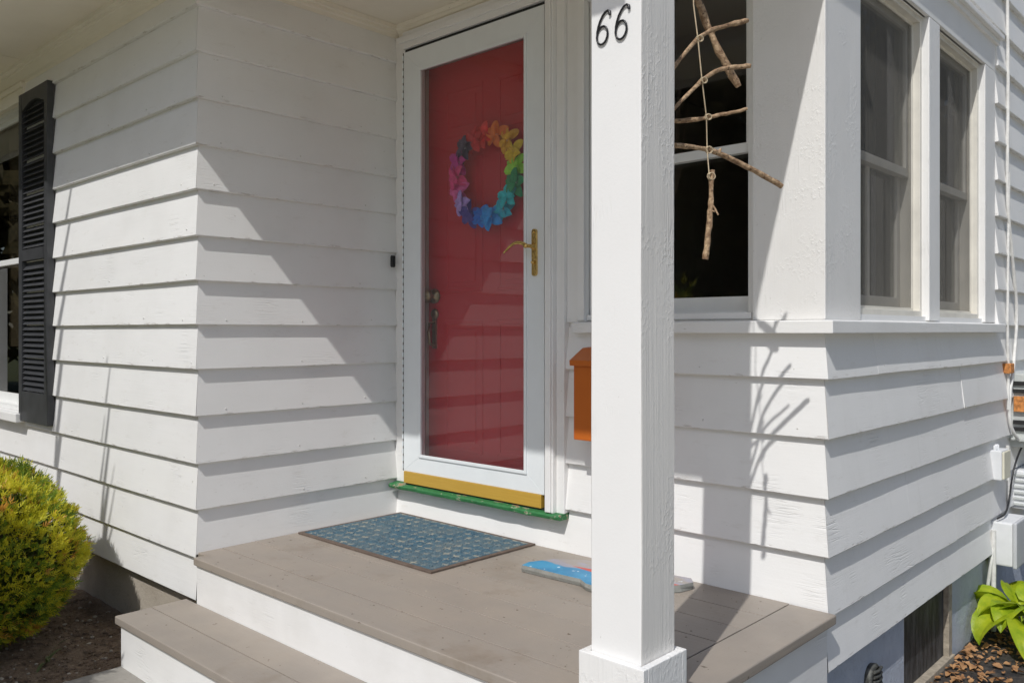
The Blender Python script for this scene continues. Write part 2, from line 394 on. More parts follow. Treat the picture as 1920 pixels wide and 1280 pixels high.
def nails(parent, wall, us, rows):
    g = G()
    for z in rows:
        for u in us:
            u_ = u + rnd.uniform(-0.05, 0.05); z_ = z + rnd.uniform(0.018, 0.032); p = PB - 0.002
            if rnd.random() < 0.35: continue
            if wall in 'AC': g.lathe([(0.0038, -0.002), (0.0034, 0.0012), (0.0015, 0.0018)], (u_, (yA if wall == 'A' else yC) - p + 0.0003, z_), (0, -1, 0), 7)
            else: g.lathe([(0.0038, -0.002), (0.0034, 0.0012), (0.0015, 0.0018)], ((xB if wall == 'B' else xD) + p - 0.0003, u_, z_), (1, 0, 0), 7)
    tag(obj('nail_heads', g, NAILM, parent), kind='stuff')

# --- wall A (street front, left)
AWx0, AWx1, AWz0, AWz1 = -6.25, -5.235, -0.46, 1.300
g = G(); wallbox(xEnd, AWx0, -1.08, 1.5, 'A', g); wallbox(AWx1, xB, -1.08, 1.5, 'A', g); wallbox(AWx0, AWx1, -1.08, AWz0, 'A', g); wallbox(AWx0, AWx1, AWz1, 1.5, 'A', g)
wA = obj('wall', g, WX, house)
for i in range(4, 18):
    z0, z1 = BZ[i], min(BZ[i - 1], 1.43)
    if z0 >= 1.25 or z1 <= AWz0 - 0.02: run(wA, 'A', xEnd, xB, z0, z1, WX, 0, 1, cuts=(-6.9 + 0.6 * (i % 3),) if i % 2 else ())
    else: run(wA, 'A', AWx1 + 0.005, xB, z0, z1, WX, 0, 1)
nails(wA, 'A', (-4.55, -4.1, -3.65, -3.3), BZ[6:17])
# --- wall B (porch side)
g = G(); wallbox(yA + 0.121, yC + 0.2, -1.08, 1.5, 'B', g); wB = obj('wall', g, WYB, house)
for i in range(4, 16):
    run(wB, 'B', yA, yC - 0.004, BZ[i], min(BZ[i - 1], 1.43), WYB, 1, 0)
board(wB, 'B', yA, yC - 0.004, -0.893, BZ[15], WYB, 1, 0)
nails(wB, 'B', (1.68, 2.05, 2.45), BZ[6:16])
# --- wall C (door wall)
CDx0, CDx1 = -3.195, -2.235; CWx0, CWx1, CWz0, CWz1 = -2.06, -1.35, 0.045, 1.30
g = G(); wallbox(xB, CDx0, -1.08, 1.5, 'C', g); wallbox(CDx1, CWx0, -1.08, 1.5, 'C', g); wallbox(CWx1, xD, -1.08, 1.5, 'C', g)
wallbox(CDx0, CDx1, -1.08, -0.76, 'C', g); wallbox(CDx0, CDx1, 1.35, 1.5, 'C', g); wallbox(CWx0, CWx1, -1.08, CWz0, 'C', g); wallbox(CWx0, CWx1, CWz1, 1.5, 'C', g)
wC = obj('wall', g, WX, house)
for i in range(12, 16):
    run(wC, 'C', -2.150, xD, BZ[i], BZ[i - 1] if i > 12 else 0.0, WX, 0, 1)
run(wC, 'C', -2.147, xD, -0.893, BZ[15], WX, 0, 1)
board(wC, 'C', xB + 0.02, -2.148, -0.893, -0.758, WX)
nails(wC, 'C', (-1.95, -1.55, -1.2), BZ[12:16])
# --- wall D (gable side)
D1, D2, D3, D4, DZ0, DZ1 = 2.92, 3.65, 3.79, 4.48, 0.058, 1.272
g = G(); wallbox(yC + 0.121, D1, -1.08, 2.1, 'D', g); wallbox(D2, D3, -1.08, 2.1, 'D', g); wallbox(D4, yEnd, -1.08, 2.1, 'D', g)
for a, b in ((D1, D2), (D3, D4)): wallbox(a, b, -1.08, DZ0, 'D', g); wallbox(a, b, DZ1, 2.1, 'D', g)
wD = obj('wall', g, WY, house)
for i in range(1, 18):
    z0, z1 = BZ[i], BZ[i - 1]; cuts = (3.05 + 0.93 * ((i * 7) % 3) + 0.11 * (i % 4),)
    if z0 >= 1.45: run(wD, 'D', yC, yEnd, z0, z1, WY, 1, 0, cuts)
    elif z1 > 0.04: run(wD, 'D', 4.662, yEnd, z0, z1, WY)
    elif i == 12: run(wD, 'D', yC, yEnd, z0, 0.0, WY, 1, 0, cuts)
    else: run(wD, 'D', yC, yEnd, z0, z1, WY, 1, 0, cuts)
nails(wD, 'D', (2.75, 3.15, 3.55, 3.95, 4.35, 5.0), BZ[12:18])
# --- foundations
g = G().box(xEnd, xB - 0.01, yA + 0.02, yA + 0.2, -1.9, -1.079)
obj('foundation', g, CONC_T, house)
CY0, CY1 = 3.44, 4.02
g = G().box(xD - 0.2, xD - 0.015, 2.3, CY0, -1.9, -1.079).box(xD - 0.2, xD - 0.015, CY1, yEnd, -1.9, -1.079).box(xD - 0.2, xD - 0.015, CY0, CY1, -1.9, -1.455)
f2 = obj('foundation', g, CONC_B, house)
WOODO = simple('old bare window wood', (0.36, 0.31, 0.24), 0.8, var=0.25, scale=40, bump=0.003, bscale=120)
PANELM = Mat('dark weathered cellar panel', 0.6); PANELM.color(PANELM.mix(PANELM.mask(PANELM.noise(1, PANELM.coord((30, 30, 6)), 5, 0.7), 0.42, 0.7), (0.02, 0.02, 0.021), (0.10, 0.10, 0.102)))
PANELM.bump(PANELM.noise(60, None, 4), 0.003, 0.7)
g = G().box(xD - 0.10, xD - 0.006, CY1 - 0.035, CY1 + 0.012, -1.43, -1.09).box(xD - 0.10, xD + 0.004, CY0 - 0.01, CY1 + 0.02, -1.456, -1.418).box(xD - 0.1, xD - 0.02, CY0, CY0 + 0.02, -1.415, -1.09)
cw = obj('cellar_window', g, WOODO, house, bevel=0.003)
obj('panel', G().box(xD - 0.040, xD - 0.028, CY0 + 0.022, CY1 - 0.037, -1.416, -1.09), PANELM.m, cw)
# old hose vent in the foundation
VENTM = simple('corroded vent metal', (0.10, 0.10, 0.09), 0.6, metal=0.4, var=0.5, scale=60, bump=0.006, bscale=70)
g = G()
g.lathe([(0.052, 0.0), (0.056, 0.018), (0.046, 0.03), (0.042, 0.014), (0.0, 0.012)], (xD - 0.016, 3.08, -1.24), (1, 0, 0), 20)
vt = obj('vent', g, VENTM, house)
g = G()
for k in range(5):
    g.tube([(xD + 0.002 + 0.012, 3.08 - 0.036 + 0.0 * k, -1.275 + 0.018 * k), (xD + 0.018, 3.08, -1.279 + 0.018 * k), (xD + 0.014, 3.116, -1.275 + 0.018 * k)], 0.006, 6)
obj('vent_rib', g, VENTM, vt)

# --- casings and ledge of the corner windows
def framed(x, a, b): pass
casing = obj('corner_casing', G().box(CWx1 + 0.005, xD + 0.016, yC - 0.022, yC + 0.0, 0.036, 1.47), LUMPY, house, bevel=0.0025)
obj('corner_casing', G().box(xD - 0.0, xD + 0.0155, yC - 0.0205, D1 - 0.002, 0.036, 1.47), LUMPY, house, bevel=0.0025)
led = G(); e = 0.052
led.add([(-2.098, yC + 0.03, -0.006), (-2.098, yC - e, -0.008), (xD + e, yC - e, -0.008), (xD + e, 4.70, -0.008), (xD - 0.03, 4.70, -0.006), (xD - 0.03, yC + 0.03, -0.006),
         (-2.098, yC + 0.03, 0.040), (-2.098, yC - e, 0.032), (xD + e, yC - e, 0.032), (xD + e, 4.70, 0.032), (xD - 0.03, 4.70, 0.040), (xD - 0.03, yC + 0.03, 0.040)],
        [(0, 1, 7, 6), (1, 2, 8, 7), (2, 3, 9, 8), (3, 4, 10, 9), (4, 5, 11, 10), (5, 0, 6, 11), (6, 7, 8, 11), (8, 9, 10, 11), (0, 5, 2, 1), (5, 4, 3, 2)])
obj('window_ledge', led, TRX, house, bevel=0.003)

def sashwin(plane, u0, u1, z0, z1, rail, name='window', glassm=GLASS, screen=False, recess=0.03, framem=VINYL, cas=None):
    """double-hung window in wall plane C/A (u=x) or D (u=y)"""
    def bx(g, a, b, d0, d1, p, q):      # d = depth behind the plane
        if plane == 'C': g.box(a, b, yC + d0, yC + d1, p, q)
        elif plane == 'A': g.box(a, b, yA + d0, yA + d1, p, q)
        else: g.box(xD - d1, xD - d0, a, b, p, q)
        return g
    g = G(); w = 0.022
    bx(g, u0, u0 + w, recess - 0.022, 0.115, z0, z1); bx(g, u1 - w, u1, recess - 0.022, 0.115, z0, z1)
    bx(g, u0 + w, u1 - w, recess - 0.022, 0.115, z1 - w, z1); bx(g, u0 + w, u1 - w, recess - 0.026, 0.115, z0, z0 + w)
    fr = obj(name, g, framem, house, bevel=0.002)
    def sash(a, b, d, p, q, st, bot, bar=False):
        g = G(); bx(g, a, a + st, d, d + 0.028, p, q); bx(g, b - st, b, d, d + 0.028, p, q)
        bx(g, a + st, b - st, d, d + 0.028, p, p + bot); bx(g, a + st, b - st, d, d + 0.028, q - st, q)
        if bar: bx(g, (a + b) / 2 - 0.013, (a + b) / 2 + 0.013, d + 0.002, d + 0.026, p + bot, q - st)
        s_ = obj('sash', g, SASH if framem is not VINYL else VINYL, fr, bevel=0.002)
        obj('pane', bx(G(), a + st - 0.004, b - st + 0.004, d + 0.011, d + 0.016, p + bot - 0.004, q - st + 0.004), glassm, s_)
    sash(u0 + w, u1 - w, recess + 0.022, rail - 0.01, z1 - w, 0.03, 0.034)
    sash(u0 + w, u1 - w, recess + 0.055, z0 + w, rail + 0.03, 0.034, 0.055, bar=screen)
    if screen:
        g = G(); d = recess + 0.004
        for a, b, p, q in ((u0 + w, u0 + w + 0.012, z0 + w, z1 - w), (u1 - w - 0.012, u1 - w, z0 + w, z1 - w), (u0 + w + 0.012, u1 - w - 0.012, z0 + w, z0 + w + 0.012), (u0 + w + 0.012, u1 - w - 0.012, z1 - w - 0.012, z1 - w)):
            bx(g, a, b, d, d + 0.010, p, q)
        sf = obj('screen_frame', g, framem, fr)
        obj('screen', bx(G(), u0 + w + 0.012, u1 - w - 0.012, d + 0.004, d + 0.0055, z0 + w + 0.012, z1 - w - 0.012), SCREEN, sf)
    return fr
wc = sashwin('C', CWx0 + 0.004, CWx1 - 0.004, CWz0, CWz1, 0.63)
obj('casing', G().box(-2.149, CWx0 + 0.003, yC - 0.020, yC, 0.034, 1.41), TRZ, wc, bevel=0.002)
obj('casing', G().box(-2.090, CWx0 + 0.004, yC - 0.031, yC - 0.0205, 0.041, 1.41), TRZ, wc, bevel=0.002)
obj('casing', G().box(CWx0 + 0.0035, CWx1 + 0.004, yC - 0.0195, yC, CWz1 + 0.001, 1.41), TRX, wc, bevel=0.002)
obj('stool', G().box(CWx0 + 0.004, CWx1 - 0.004, yC - 0.012, yC + 0.05, 0.041, 0.062), TRX, wc, bevel=0.002)
wd1 = sashwin('D', D1, D2, DZ0, DZ1, 0.635, glassm=SGLASS, screen=True, recess=0.036, framem=SASH)
wd2 = sashwin('D', D3, D4, DZ0, DZ1, 0.635, glassm=SGLASS, screen=True, recess=0.036, framem=SASH)
obj('mullion', G().box(xD - 0.01, xD + 0.0145, D2 + 0.001, D3 - 0.001, 0.041, DZ1 - 0.001), TRZ, house, bevel=0.004)
obj('casing', G().box(xD - 0.01, xD + 0.0145, D4 + 0.001, 4.66, 0.041, DZ1 - 0.001), TRZ, wd2, bevel=0.003)
g = G().box(xD - 0.01, xD + 0.0150, D1 - 0.0015, 4.663, DZ1, 1.428).box(xD - 0.01, xD + 0.048, D1 - 0.02, 4.70, 1.430, 1.452).box(xD - 0.01, xD + 0.03, D1 - 0.01, 4.685, 1.405, 1.4295)
obj('head_casing', g, TRY, house, bevel=0.003)
# left window on the street front
wa = sashwin('A', AWx0, AWx1, AWz0, AWz1, 0.41, glassm=WGLASS, recess=0.02)
obj('sill', G().box(AWx0 - 0.06, AWx1 + 0.005, yA - 0.075, yA + 0.02, -0.512, -0.462), TRX, wa, bevel=0.005)
g = G().box(AWx0 - 0.05, AWx1 - 0.02, yA - 0.028, yA, AWz1, 1.40).box(AWx0 - 0.04, AWx1 - 0.022, yA - 0.045, yA - 0.0285, AWz1 - 0.012, AWz1 + 0.03).box(AWx0 - 0.05, AWx1 - 0.02, yA - 0.04, yA - 0.0285, 1.37, 1.401)
obj('head_casing', g, CREAMT, wa, bevel=0.003)

# --- shutter with louvre slats
sx0, sx1, sz0, sz1 = -5.252, -4.800, -0.500, 1.315; sy1 = yA - 0.018; sy0 = sy1 - 0.034
g = G(); st = 0.050
g.box(sx0, sx0 + st, sy0, sy1, sz0, sz1).box(sx1 - st, sx1, sy0, sy1, sz0, sz1)
g.box(sx0 + st, sx1 - st, sy0 + 0.001, sy1, sz0, sz0 + 0.165).box(sx0 + st, sx1 - st, sy0 + 0.001, sy1, 0.385, 0.448)
arch = [(sx0 + st, sz1), (sx1 - st, sz1)]
for k in range(13):
    t = k / 12; arch.append((sx1 - st - (sx1 - sx0 - 2 * st) * t, sz1 - 0.098 + 0.036 * math.sin(math.pi * t)))
g.prism(arch, 1, sy0 + 0.001, sy1)
g.box(sx0 + st, sx1 - st, sy1 - 0.006, sy1 - 0.001, sz0 + 0.165, sz1 - 0.06)
shut = obj('shutter', g, SHUT, house, bevel=0.002)
src = None
for a, b in ((sz0 + 0.172, 0.378), (0.455, sz1 - 0.062)):
    n = int((b - a) / 0.0305)
    for k in range(n):
        z = a + 0.012 + (b - a - 0.012) * k / n
        if src is None:
            gg = G(); gg.prism([(sy0 + 0.004, -0.012), (sy0 + 0.008, -0.013), (sy1 - 0.004, 0.012), (sy1 - 0.008, 0.013)], 0, sx0 + st - 0.001, sx1 - st + 0.001)
            for v in gg.v: v.z += z
            src = obj('slat', gg, SHUT, shut); c0 = WL[src.name].copy(); zz = z
        else:
            copy_of(src, shut, c0 - Vector((0, 0, ZC)) + Vector((0, 0, z - zz)))

# --- soffit, ceiling, molding, roof
PN = [(-8.6, -7.55), (-7.545, -5.115), (-5.11, -2.70), (-2.695, -1.00)]
for a, b in PN: obj('soffit_panel', G().box(a, b, 1.062, yA - 0.0, 1.482, 1.494), CREAM, house)
obj('porch_ceiling', G().box(xB - 0.01, -1.0, yA + 0.003, yC + 0.02, 1.4825, 1.495), CREAMT, house)
cp = [(0.0, 1.395), (0.014, 1.395), (0.018, 1.408), (0.03, 1.416), (0.034, 1.422), (0.052, 1.447), (0.058, 1.450), (0.060, 1.462), (0.078, 1.465), (0.080, 1.4818), (0.0, 1.4818)]
obj('crown_molding', G().prism([(yA - p, z) for p, z in cp], 0, xEnd, xB + 0.0), CREAMT, house)
cb = [(0.0, 1.425), (0.012, 1.425), (0.016, 1.440), (0.024, 1.446), (0.027, 1.458), (0.036, 1.462), (0.038, 1.4815), (0.0, 1.4815)]
obj('crown_molding', G().prism([(xB + p, z) for p, z in cb], 1, yA - 0.07, yC - 0.001), CREAM, house)
obj('crown_molding', G().prism([(yC - p, z) for p, z in cb], 0, xB + 0.03, -1.1), CREAMT, house)
rb = lambda y: 1.445 + 0.355 * (y - 1.04)
obj('fascia', G().box(-8.6, -0.999, 1.038, 1.060, 1.445, 1.60), TRX, house, bevel=0.002)
obj('rake_board', G().prism([(1.04, rb(1.04)), (yBack, rb(yBack)), (yBack, rb(yBack) + 0.15), (1.04, rb(1.04) + 0.15)], 0, -0.998, -0.976), TRY, house)
obj('roof', G().prism([(0.98, rb(0.98) + 0.152), (yBack + 0.3, rb(yBack + 0.3) + 0.152), (yBack + 0.3, rb(yBack + 0.3) + 0.24), (0.98, rb(0.98) + 0.24)], 0, -8.7, -0.965), ROOFM, house)
obj('gable', G().prism([(1.45, 1.50), (yBack, 1.50), (yBack, rb(yBack) + 0.15), (1.45, rb(1.45) + 0.14)], 0, xD - 0.12, xD - 0.002), WY, house)
obj('porch_beam', G().box(xB + 0.02, -1.10, 1.63, 1.72, 1.40, 1.480), TRX, house, bevel=0.003)
# --- dim rooms behind the glass
g = G().box(xEnd, xD - 0.121, yBack, yBack + 0.1, -1.1, 3.4).box(xEnd - 0.1, xEnd, yA, yBack, -1.1, 3.4).box(xEnd, xD - 0.13, yC + 0.21, yBack, -0.86, -0.80).box(xEnd, xB - 0.13, yA + 0.13, yC + 0.2, -0.86, -0.80)
g.box(xEnd, xD - 0.13, yC + 0.125, yBack, 1.62, 1.66).box(xB - 0.02, xB + 0.06, yC + 0.21, yBack, -0.8, 1.62).box(xEnd, xB - 0.03, yA + 1.6, yA + 1.68, -0.8, 1.62).box(xEnd, xB - 0.125, yA + 0.13, yA + 1.6, 1.52, 1.56)
g.box(xD - 0.12, xD - 0.01, yEnd - 0.02, yBack, -1.1, 2.1)
obj('inner_room', g, ROOM, house)
# net curtains beside the gable windows
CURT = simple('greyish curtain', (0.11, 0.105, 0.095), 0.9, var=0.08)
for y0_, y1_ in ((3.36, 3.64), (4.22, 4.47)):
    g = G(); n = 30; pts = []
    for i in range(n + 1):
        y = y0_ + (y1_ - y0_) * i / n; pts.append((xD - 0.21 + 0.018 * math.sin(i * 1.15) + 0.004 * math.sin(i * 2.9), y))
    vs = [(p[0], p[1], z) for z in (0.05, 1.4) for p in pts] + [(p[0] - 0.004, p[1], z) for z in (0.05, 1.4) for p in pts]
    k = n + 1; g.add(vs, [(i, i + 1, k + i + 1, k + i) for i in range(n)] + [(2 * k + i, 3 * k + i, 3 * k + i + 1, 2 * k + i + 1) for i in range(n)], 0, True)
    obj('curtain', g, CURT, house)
g = G(); n = 60; pts = [(AWx0 + (AWx1 - AWx0) * i / n, yA + 0.19 + 0.014 * math.sin(i * 0.9)) for i in range(n + 1)]; k = n + 1
vs = [(x, y + o_, z) for o_ in (0, 0.004) for z in (-0.1, 1.35) for x, y in pts]
g.add(vs, [(i, i + 1, k + i + 1, k + i) for i in range(n)] + [(2 * k + i, 3 * k + i, 3 * k + i + 1, 2 * k + i + 1) for i in range(n)], 0, True)
obj('curtain', g, simple('taupe reflection tone', (0.36, 0.31, 0.25), 0.9, var=0.15), house)  # added behind the pane, its tone stands in for reflections in the glass

# --- door: casing, storm door, red door
DY = 2.600                                              # face of the storm door
g = G()
g.box(xB + 0.012, -3.142, 2.622, yC + 0.02, -0.728, 1.424)                       # left casing
g.box(-2.2365, -2.192, DY - 0.012, yC + 0.02, -0.733, 1.340).box(-2.1915, -2.150, DY + 0.008, yC + 0.02, -0.7335, 1.424)
g.box(-2.228, -2.200, DY - 0.020, DY - 0.0125, -0.73, 1.34)
g.box(-3.1415, -2.192, DY - 0.004, yC + 0.02, 1.345, 1.4245).box(-3.16, -2.17, DY - 0.016, DY - 0.0045, 1.372, 1.40)
obj('door_casing', g, TRZ, house, bevel=0.0025)
g = G()                                                 # jamb behind
g.box(-3.14, -3.085, 2.640, 2.75, -0.72, 1.34).box(-2.25, -2.236, 2.640, 2.75, -0.72, 1.34).box(-3.085, -2.25, 2.66, 2.75, 1.255, 1.34).box(-3.085, -3.070, 2.680, 2.75, -0.72, 1.255)
obj('door_jamb', g, simple('grey brown jamb paint', (0.47, 0.42, 0.39), 0.5, var=0.08), house, bevel=0.002)

def mitred(x0, x1, z0, z1, gx0, gx1, gz0, gz1, y0, y1):
    """four mitred frame members"""
    g = G(); o = [(x0, z0), (x1, z0), (x1, z1), (x0, z1)]; i = [(gx0, gz0), (gx1, gz0), (gx1, gz1), (gx0, gz1)]
    for k in range(4):
        q = (k + 1) % 4; a, b, c, d = o[k], o[q], i[q], i[k]
        e = 0.0005
        g.prism([a, b, c, d], 1, y0, y1)
    return g
sx0_, sx1_, dz0, dz1 = -3.1375, -2.2495, -0.668, 1.328
g = mitred(sx0_, sx1_, dz0, dz1, -3.020, -2.347, -0.590, 1.228, DY, DY + 0.032)
storm = obj('storm_door', g, ALU, house, bevel=0.0016)
g = mitred(-3.024, -2.343, -0.594, 1.232, -3.010, -2.357, -0.580, 1.218, DY - 0.006, DY + 0.004)
obj('glazing_bead', g, ALU, storm, bevel=0.0015)
obj('glass_pane', G().box(-3.022, -2.345, DY + 0.012, DY + 0.016, -0.592, 1.230), DGLASS, storm)
obj('door_sweep', G().box(sx0_ + 0.006, sx1_ - 0.012, DY - 0.005, DY + 0.028, -0.7235, dz0 - 0.0005), GOLD, storm, bevel=0.002)
obj('sweep_gap', G().box(sx0_ + 0.01, sx1_ + 0.01, DY + 0.004, DY + 0.04, -0.742, -0.724), BLACKR, storm)
g = G()
for k in range(56): g.tube([(sx0_ - 0.0025, DY - 0.004, dz0 + 0.012 + k * 0.0354), (sx0_ - 0.0025, DY - 0.004, dz0 + 0.034 + k * 0.0354)], 0.0038, 8)
obj('piano_hinge', g, ALU, storm)
obj('hinge_gap', G().box(sx0_ - 0.0075, sx0_ - 0.0005, DY + 0.0015, DY + 0.03, dz0, dz1), BLACKR, storm)
obj('weatherstrip', G().box(sx1_ + 0.001, sx1_ + 0.012, DY + 0.010, DY + 0.035, -0.72, 1.342).box(sx0_, sx1_ + 0.001, DY + 0.010, DY + 0.035, dz1 + 0.002, 1.343), BLACKR, storm)
# brass lever
g = G(); hx, hz = -2.2960, 0.345
pl = []
for k in range(16):
    w = 2 * math.pi * k / 16; r = 0.0125
    pl.append((hx + r * math.cos(w) * (1.0), hz + (0.060 if math.sin(w) > 0 else -0.108) + 0.0125 * math.sin(w)))
g.prism(pl, 1, DY - 0.011, DY - 0.0002, smooth=False)
g.lathe([(0.013, 0.0), (0.012, 0.010), (0.0075, 0.016), (0.0075, 0.044), (0.0105, 0.048), (0.009, 0.056), (0.0, 0.057)], (hx, DY - 0.011, hz + 0.0), (0, -1, 0), 14)
g.lathe([(0.006, 0.0), (0.0075, 0.004), (0.0045, 0.014), (0.0, 0.015)], (hx, DY - 0.011, hz - 0.065), (0, -1, 0), 12)
g.lathe([(0.004, 0.0), (0.0045, 0.003), (0.0, 0.0045)], (hx, DY - 0.011, hz + 0.058), (0, -1, 0), 10)
lp = []
for k in range(14):
    t = k / 13; lp.append((hx - 0.125 * t, DY - 0.058 - 0.006 * math.sin(t * 3.1), hz + 0.0 + 0.018 * math.sin(t * 3.6 + 0.15) * (1 - 0.2 * t) - 0.014 * t * t))
g.tube(lp, [0.0082 - 0.0030 * abs(k / 13 - 0.25) - 0.0022 * (k / 13) ** 2 for k in range(14)], 10)
obj('door_handle', g, BRASS, storm)
# threshold, peeling green
m = Mat('peeling green threshold paint', 0.65)
nz = m.noise(14, m.coord((0.55, 1, 1)), 6, 0.7)
c = m.mix(m.mask(m.noise(50, None, 4), 0.35, 0.65), (0.02, 0.13, 0.04), (0.03, 0.18, 0.055))
wood = m.mix(m.noise(1, m.coord((12, 120, 120)), 4), (0.20, 0.11, 0.05), (0.42, 0.28, 0.14))
mk = m.mask(nz, 0.555, 0.585); c = m.mix(mk, c, wood)
c = m.mix(m.math('MULTIPLY', m.mask(nz, 0.545, 0.57), m.math('SUBTRACT', 1.0, mk)), c, (0.60, 0.57, 0.46)); m.color(c)
m.bump(mk, -0.002, 0.8); m.bump(m.noise(90, None, 4), 0.002, 0.6)
g = G(); n = 46; prof = [(yC, -0.756), (2.582, -0.756), (2.574, -0.752), (2.572, -0.741), (2.579, -0.7345), (yC, -0.727)]; vs = []
for i in range(n + 1):
    x = -3.216 + (3.216 - 2.150) * i / n
    for (y, z) in prof:
        j = 1.0 if y < 2.6 else 0.0
        vs.append((x, y + j * (0.004 * N(x * 9, z * 40, 1) + 0.002 * N(x * 40, z * 40, 2)), z + j * 0.0025 * N(x * 14, y * 30, 4)))
k = len(prof); g.add(vs, [(i * k + q, i * k + (q + 1) % k, (i + 1) * k + (q + 1) % k, (i + 1) * k + q) for i in range(n) for q in range(k)] + [list(range(k))[::-1], [n * k + q for q in range(k)]])
obj('threshold', g, m.m, house)
# red door: slab with six raised panels
g = G().box(-3.070, -2.250, 2.700, 2.744, -0.715, 1.254)
rd = obj('front_door', g, RED, house)
for (a, b) in ((-2.955, -2.700), (-2.610, -2.360)):
    for (p, q) in ((-0.56, 0.05), (0.18, 0.80), (0.90, 1.13)):
        g = mitred(a, b, p, q, a + 0.02, b - 0.02, p + 0.02, q - 0.02, 2.6965, 2.702)
        pn = obj('door_panel', g, RED, rd, bevel=0.003)
        obj('panel_field', G().box(a + 0.045, b - 0.045, 2.6965, 2.702, p + 0.045, q - 0.045), RED, pn, bevel=0.006)
g = G(); kx, kz = -3.022, 0.165
g.lathe([(0.034, 0.0), (0.036, 0.006), (0.028, 0.012), (0.013, 0.016), (0.012, 0.035), (0.024, 0.040), (0.030, 0.052), (0.026, 0.064), (0.0, 0.068)], (kx, 2.70, kz), (0, -1, 0), 20)
g.lathe([(0.024, 0.0), (0.026, 0.005), (0.02, 0.012), (0.012, 0.014), (0.0, 0.015)], (kx, 2.70, kz - 0.085), (0, -1, 0), 18)
g.box(kx - 0.012, kx + 0.012, 2.69, 2.70, kz - 0.25, kz - 0.1)
g.tube([(kx, 2.70, kz - 0.12), (kx, 2.662, kz - 0.13), (kx, 2.655, kz - 0.17), (kx, 2.662, kz - 0.225), (kx, 2.70, kz - 0.24)], 0.007, 8)
obj('door_handle', g, BRONZE, rd)
g = G().box(-3.073, -3.045, 2.672, 2.699, kz - 0.03, kz + 0.03); obj('strike_plate', g, BRONZE, rd, bevel=0.002)
g = G().prism([(-3.203 + 0.009 * math.cos(w), 0.335 + 0.020 * (1 if math.sin(w) > 0 else -1) + 0.009 * math.sin(w)) for w in [2 * math.pi * k / 20 for k in range(20)]], 1, DY - 0.022, DY - 0.004)
obj('doorbell', g, BLACKR, house, bevel=0.002)

# ------------------------------------------------------------------ PORCH
dk = -0.883
porch = tag(empty('porch', (-2.15, 2.1, -1.45)), 'taupe floored wooden porch with white square post and two steps', 'porch')
ys = [2.618, 2.448, 2.300, 2.152, 2.004, 1.856, 1.708]; xr = -1.209
for i in range(len(ys) - 1):
    y1_, y0_ = ys[i] - 0.0014, ys[i + 1] + 0.0014
    x0_ = -3.214 + rnd.uniform(0, 0.002); dz = rnd.uniform(-0.0008, 0.0008)
    obj('deck_board', G().box(x0_, xr - 0.0025, y0_, y1_, dk - 0.028, dk + dz), DECKX, porch, bevel=0.0022)
fb = [(-3.156, 1.558), (xr - 0.0025, 1.558), (xr - 0.0025, 1.706), (-3.214, 1.706), (-3.214, 1.606), (-3.156, 1.606)]      # notched round the house corner
obj('deck_board', G().prism(fb, 2, dk - 0.030, dk), DECKX, porch, bevel=0.005, seg=3)
obj('border_board', G().box(xr + 0.0015, -1.055, 1.5585, 2.610, dk - 0.030, dk + 0.001), DECKY, porch, bevel=0.006, seg=3)
obj('riser', G().box(-3.150, -1.085, 1.569, 1.60, -1.112, dk - 0.0305), paint('white riser paint', 0, base=(0.83, 0.823, 0.81), grain=0.3, wave=1.0, dirt=0.5), porch, bevel=0.002)
obj('skirt', G().box(-1.107, -1.080, 1.601, 2.600, -1.47, dk - 0.0305), TRY, porch, bevel=0.002)
# post on its base
px0, px1, py0, py1 = -1.238, -1.093, 1.600, 1.742
def lumpypost(x0, x1, y0, y1, z0, z1, nz):
    g = G(); ring = []
    r = 0.004
    base = [(x0 + r, y0), (x1 - r, y0), (x1 - 0.001, y0 + 0.001), (x1, y0 + r), (x1, y1 - r), (x1 - r, y1), (x0 + r, y1), (x0, y1 - r), (x0, y0 + r)]
    vs = []
    for j in range(nz + 1):
        z = z0 + (z1 - z0) * j / nz
        for i, (x, y) in enumerate(base):
            vs.append((x + 0.0012 * N(z * 3, i * 2.1) , y + 0.0012 * N(z * 3, i * 3.3, 5), z))
    k = len(base); g.add(vs, [(j * k + i, j * k + (i + 1) % k, (j + 1) * k + (i + 1) % k, (j + 1) * k + i) for j in range(nz) for i in range(k)] + [list(range(k))[::-1], [nz * k + i for i in range(k)]])
    for j in range(nz):
        for i in (2, 3): g.mi[j * k + i] = 1
    return g
post = obj('post', lumpypost(px0, px1, py0, py1, dk + 0.001, 1.48, 40), [POSTM, POSTR], porch)
g = G(); b0, b1, c0_, c1_ = px0 - 0.020, px1 + 0.020, py0 - 0.020, py1 + 0.020
zt = -0.760
for (a, b, c, d) in ((b0, b1, c0_, py0 - 0.0012), (b0, b1, py1 + 0.0012, c1_), (b0, px0 - 0.0012, py0 - 0.001, py1 + 0.001), (px1 + 0.0012, b1, py0 - 0.001, py1 + 0.001)):
    g.box(a, b, c, d, dk + 0.001, zt)
obj('post_base', g, TRZ, post, bevel=0.002)
def digit(cx, z0, h):
    pts = []; w = 0.5 * h
    for k in range(9):      # hook and stem
        a = math.radians(20 + 95 * k / 8) if k < 5 else None
    path = [(0.42, 0.83), (0.40, 0.93), (0.30, 0.985), (0.17, 0.96), (0.04, 0.86), (-0.07, 0.72), (-0.15, 0.55), (-0.185, 0.40)]
    for k in range(17):
        w_ = math.radians(165 + 360 * k / 16); path.append((0.085 + 0.275 * math.cos(w_), 0.275 + 0.275 * math.sin(w_)))
    sk = 0.10
    return [(cx + (x - 0.09 + sk * (z - 0.5)) * h * 0.74, py0 - 0.0035, z0 + z * h) for x, z in path]
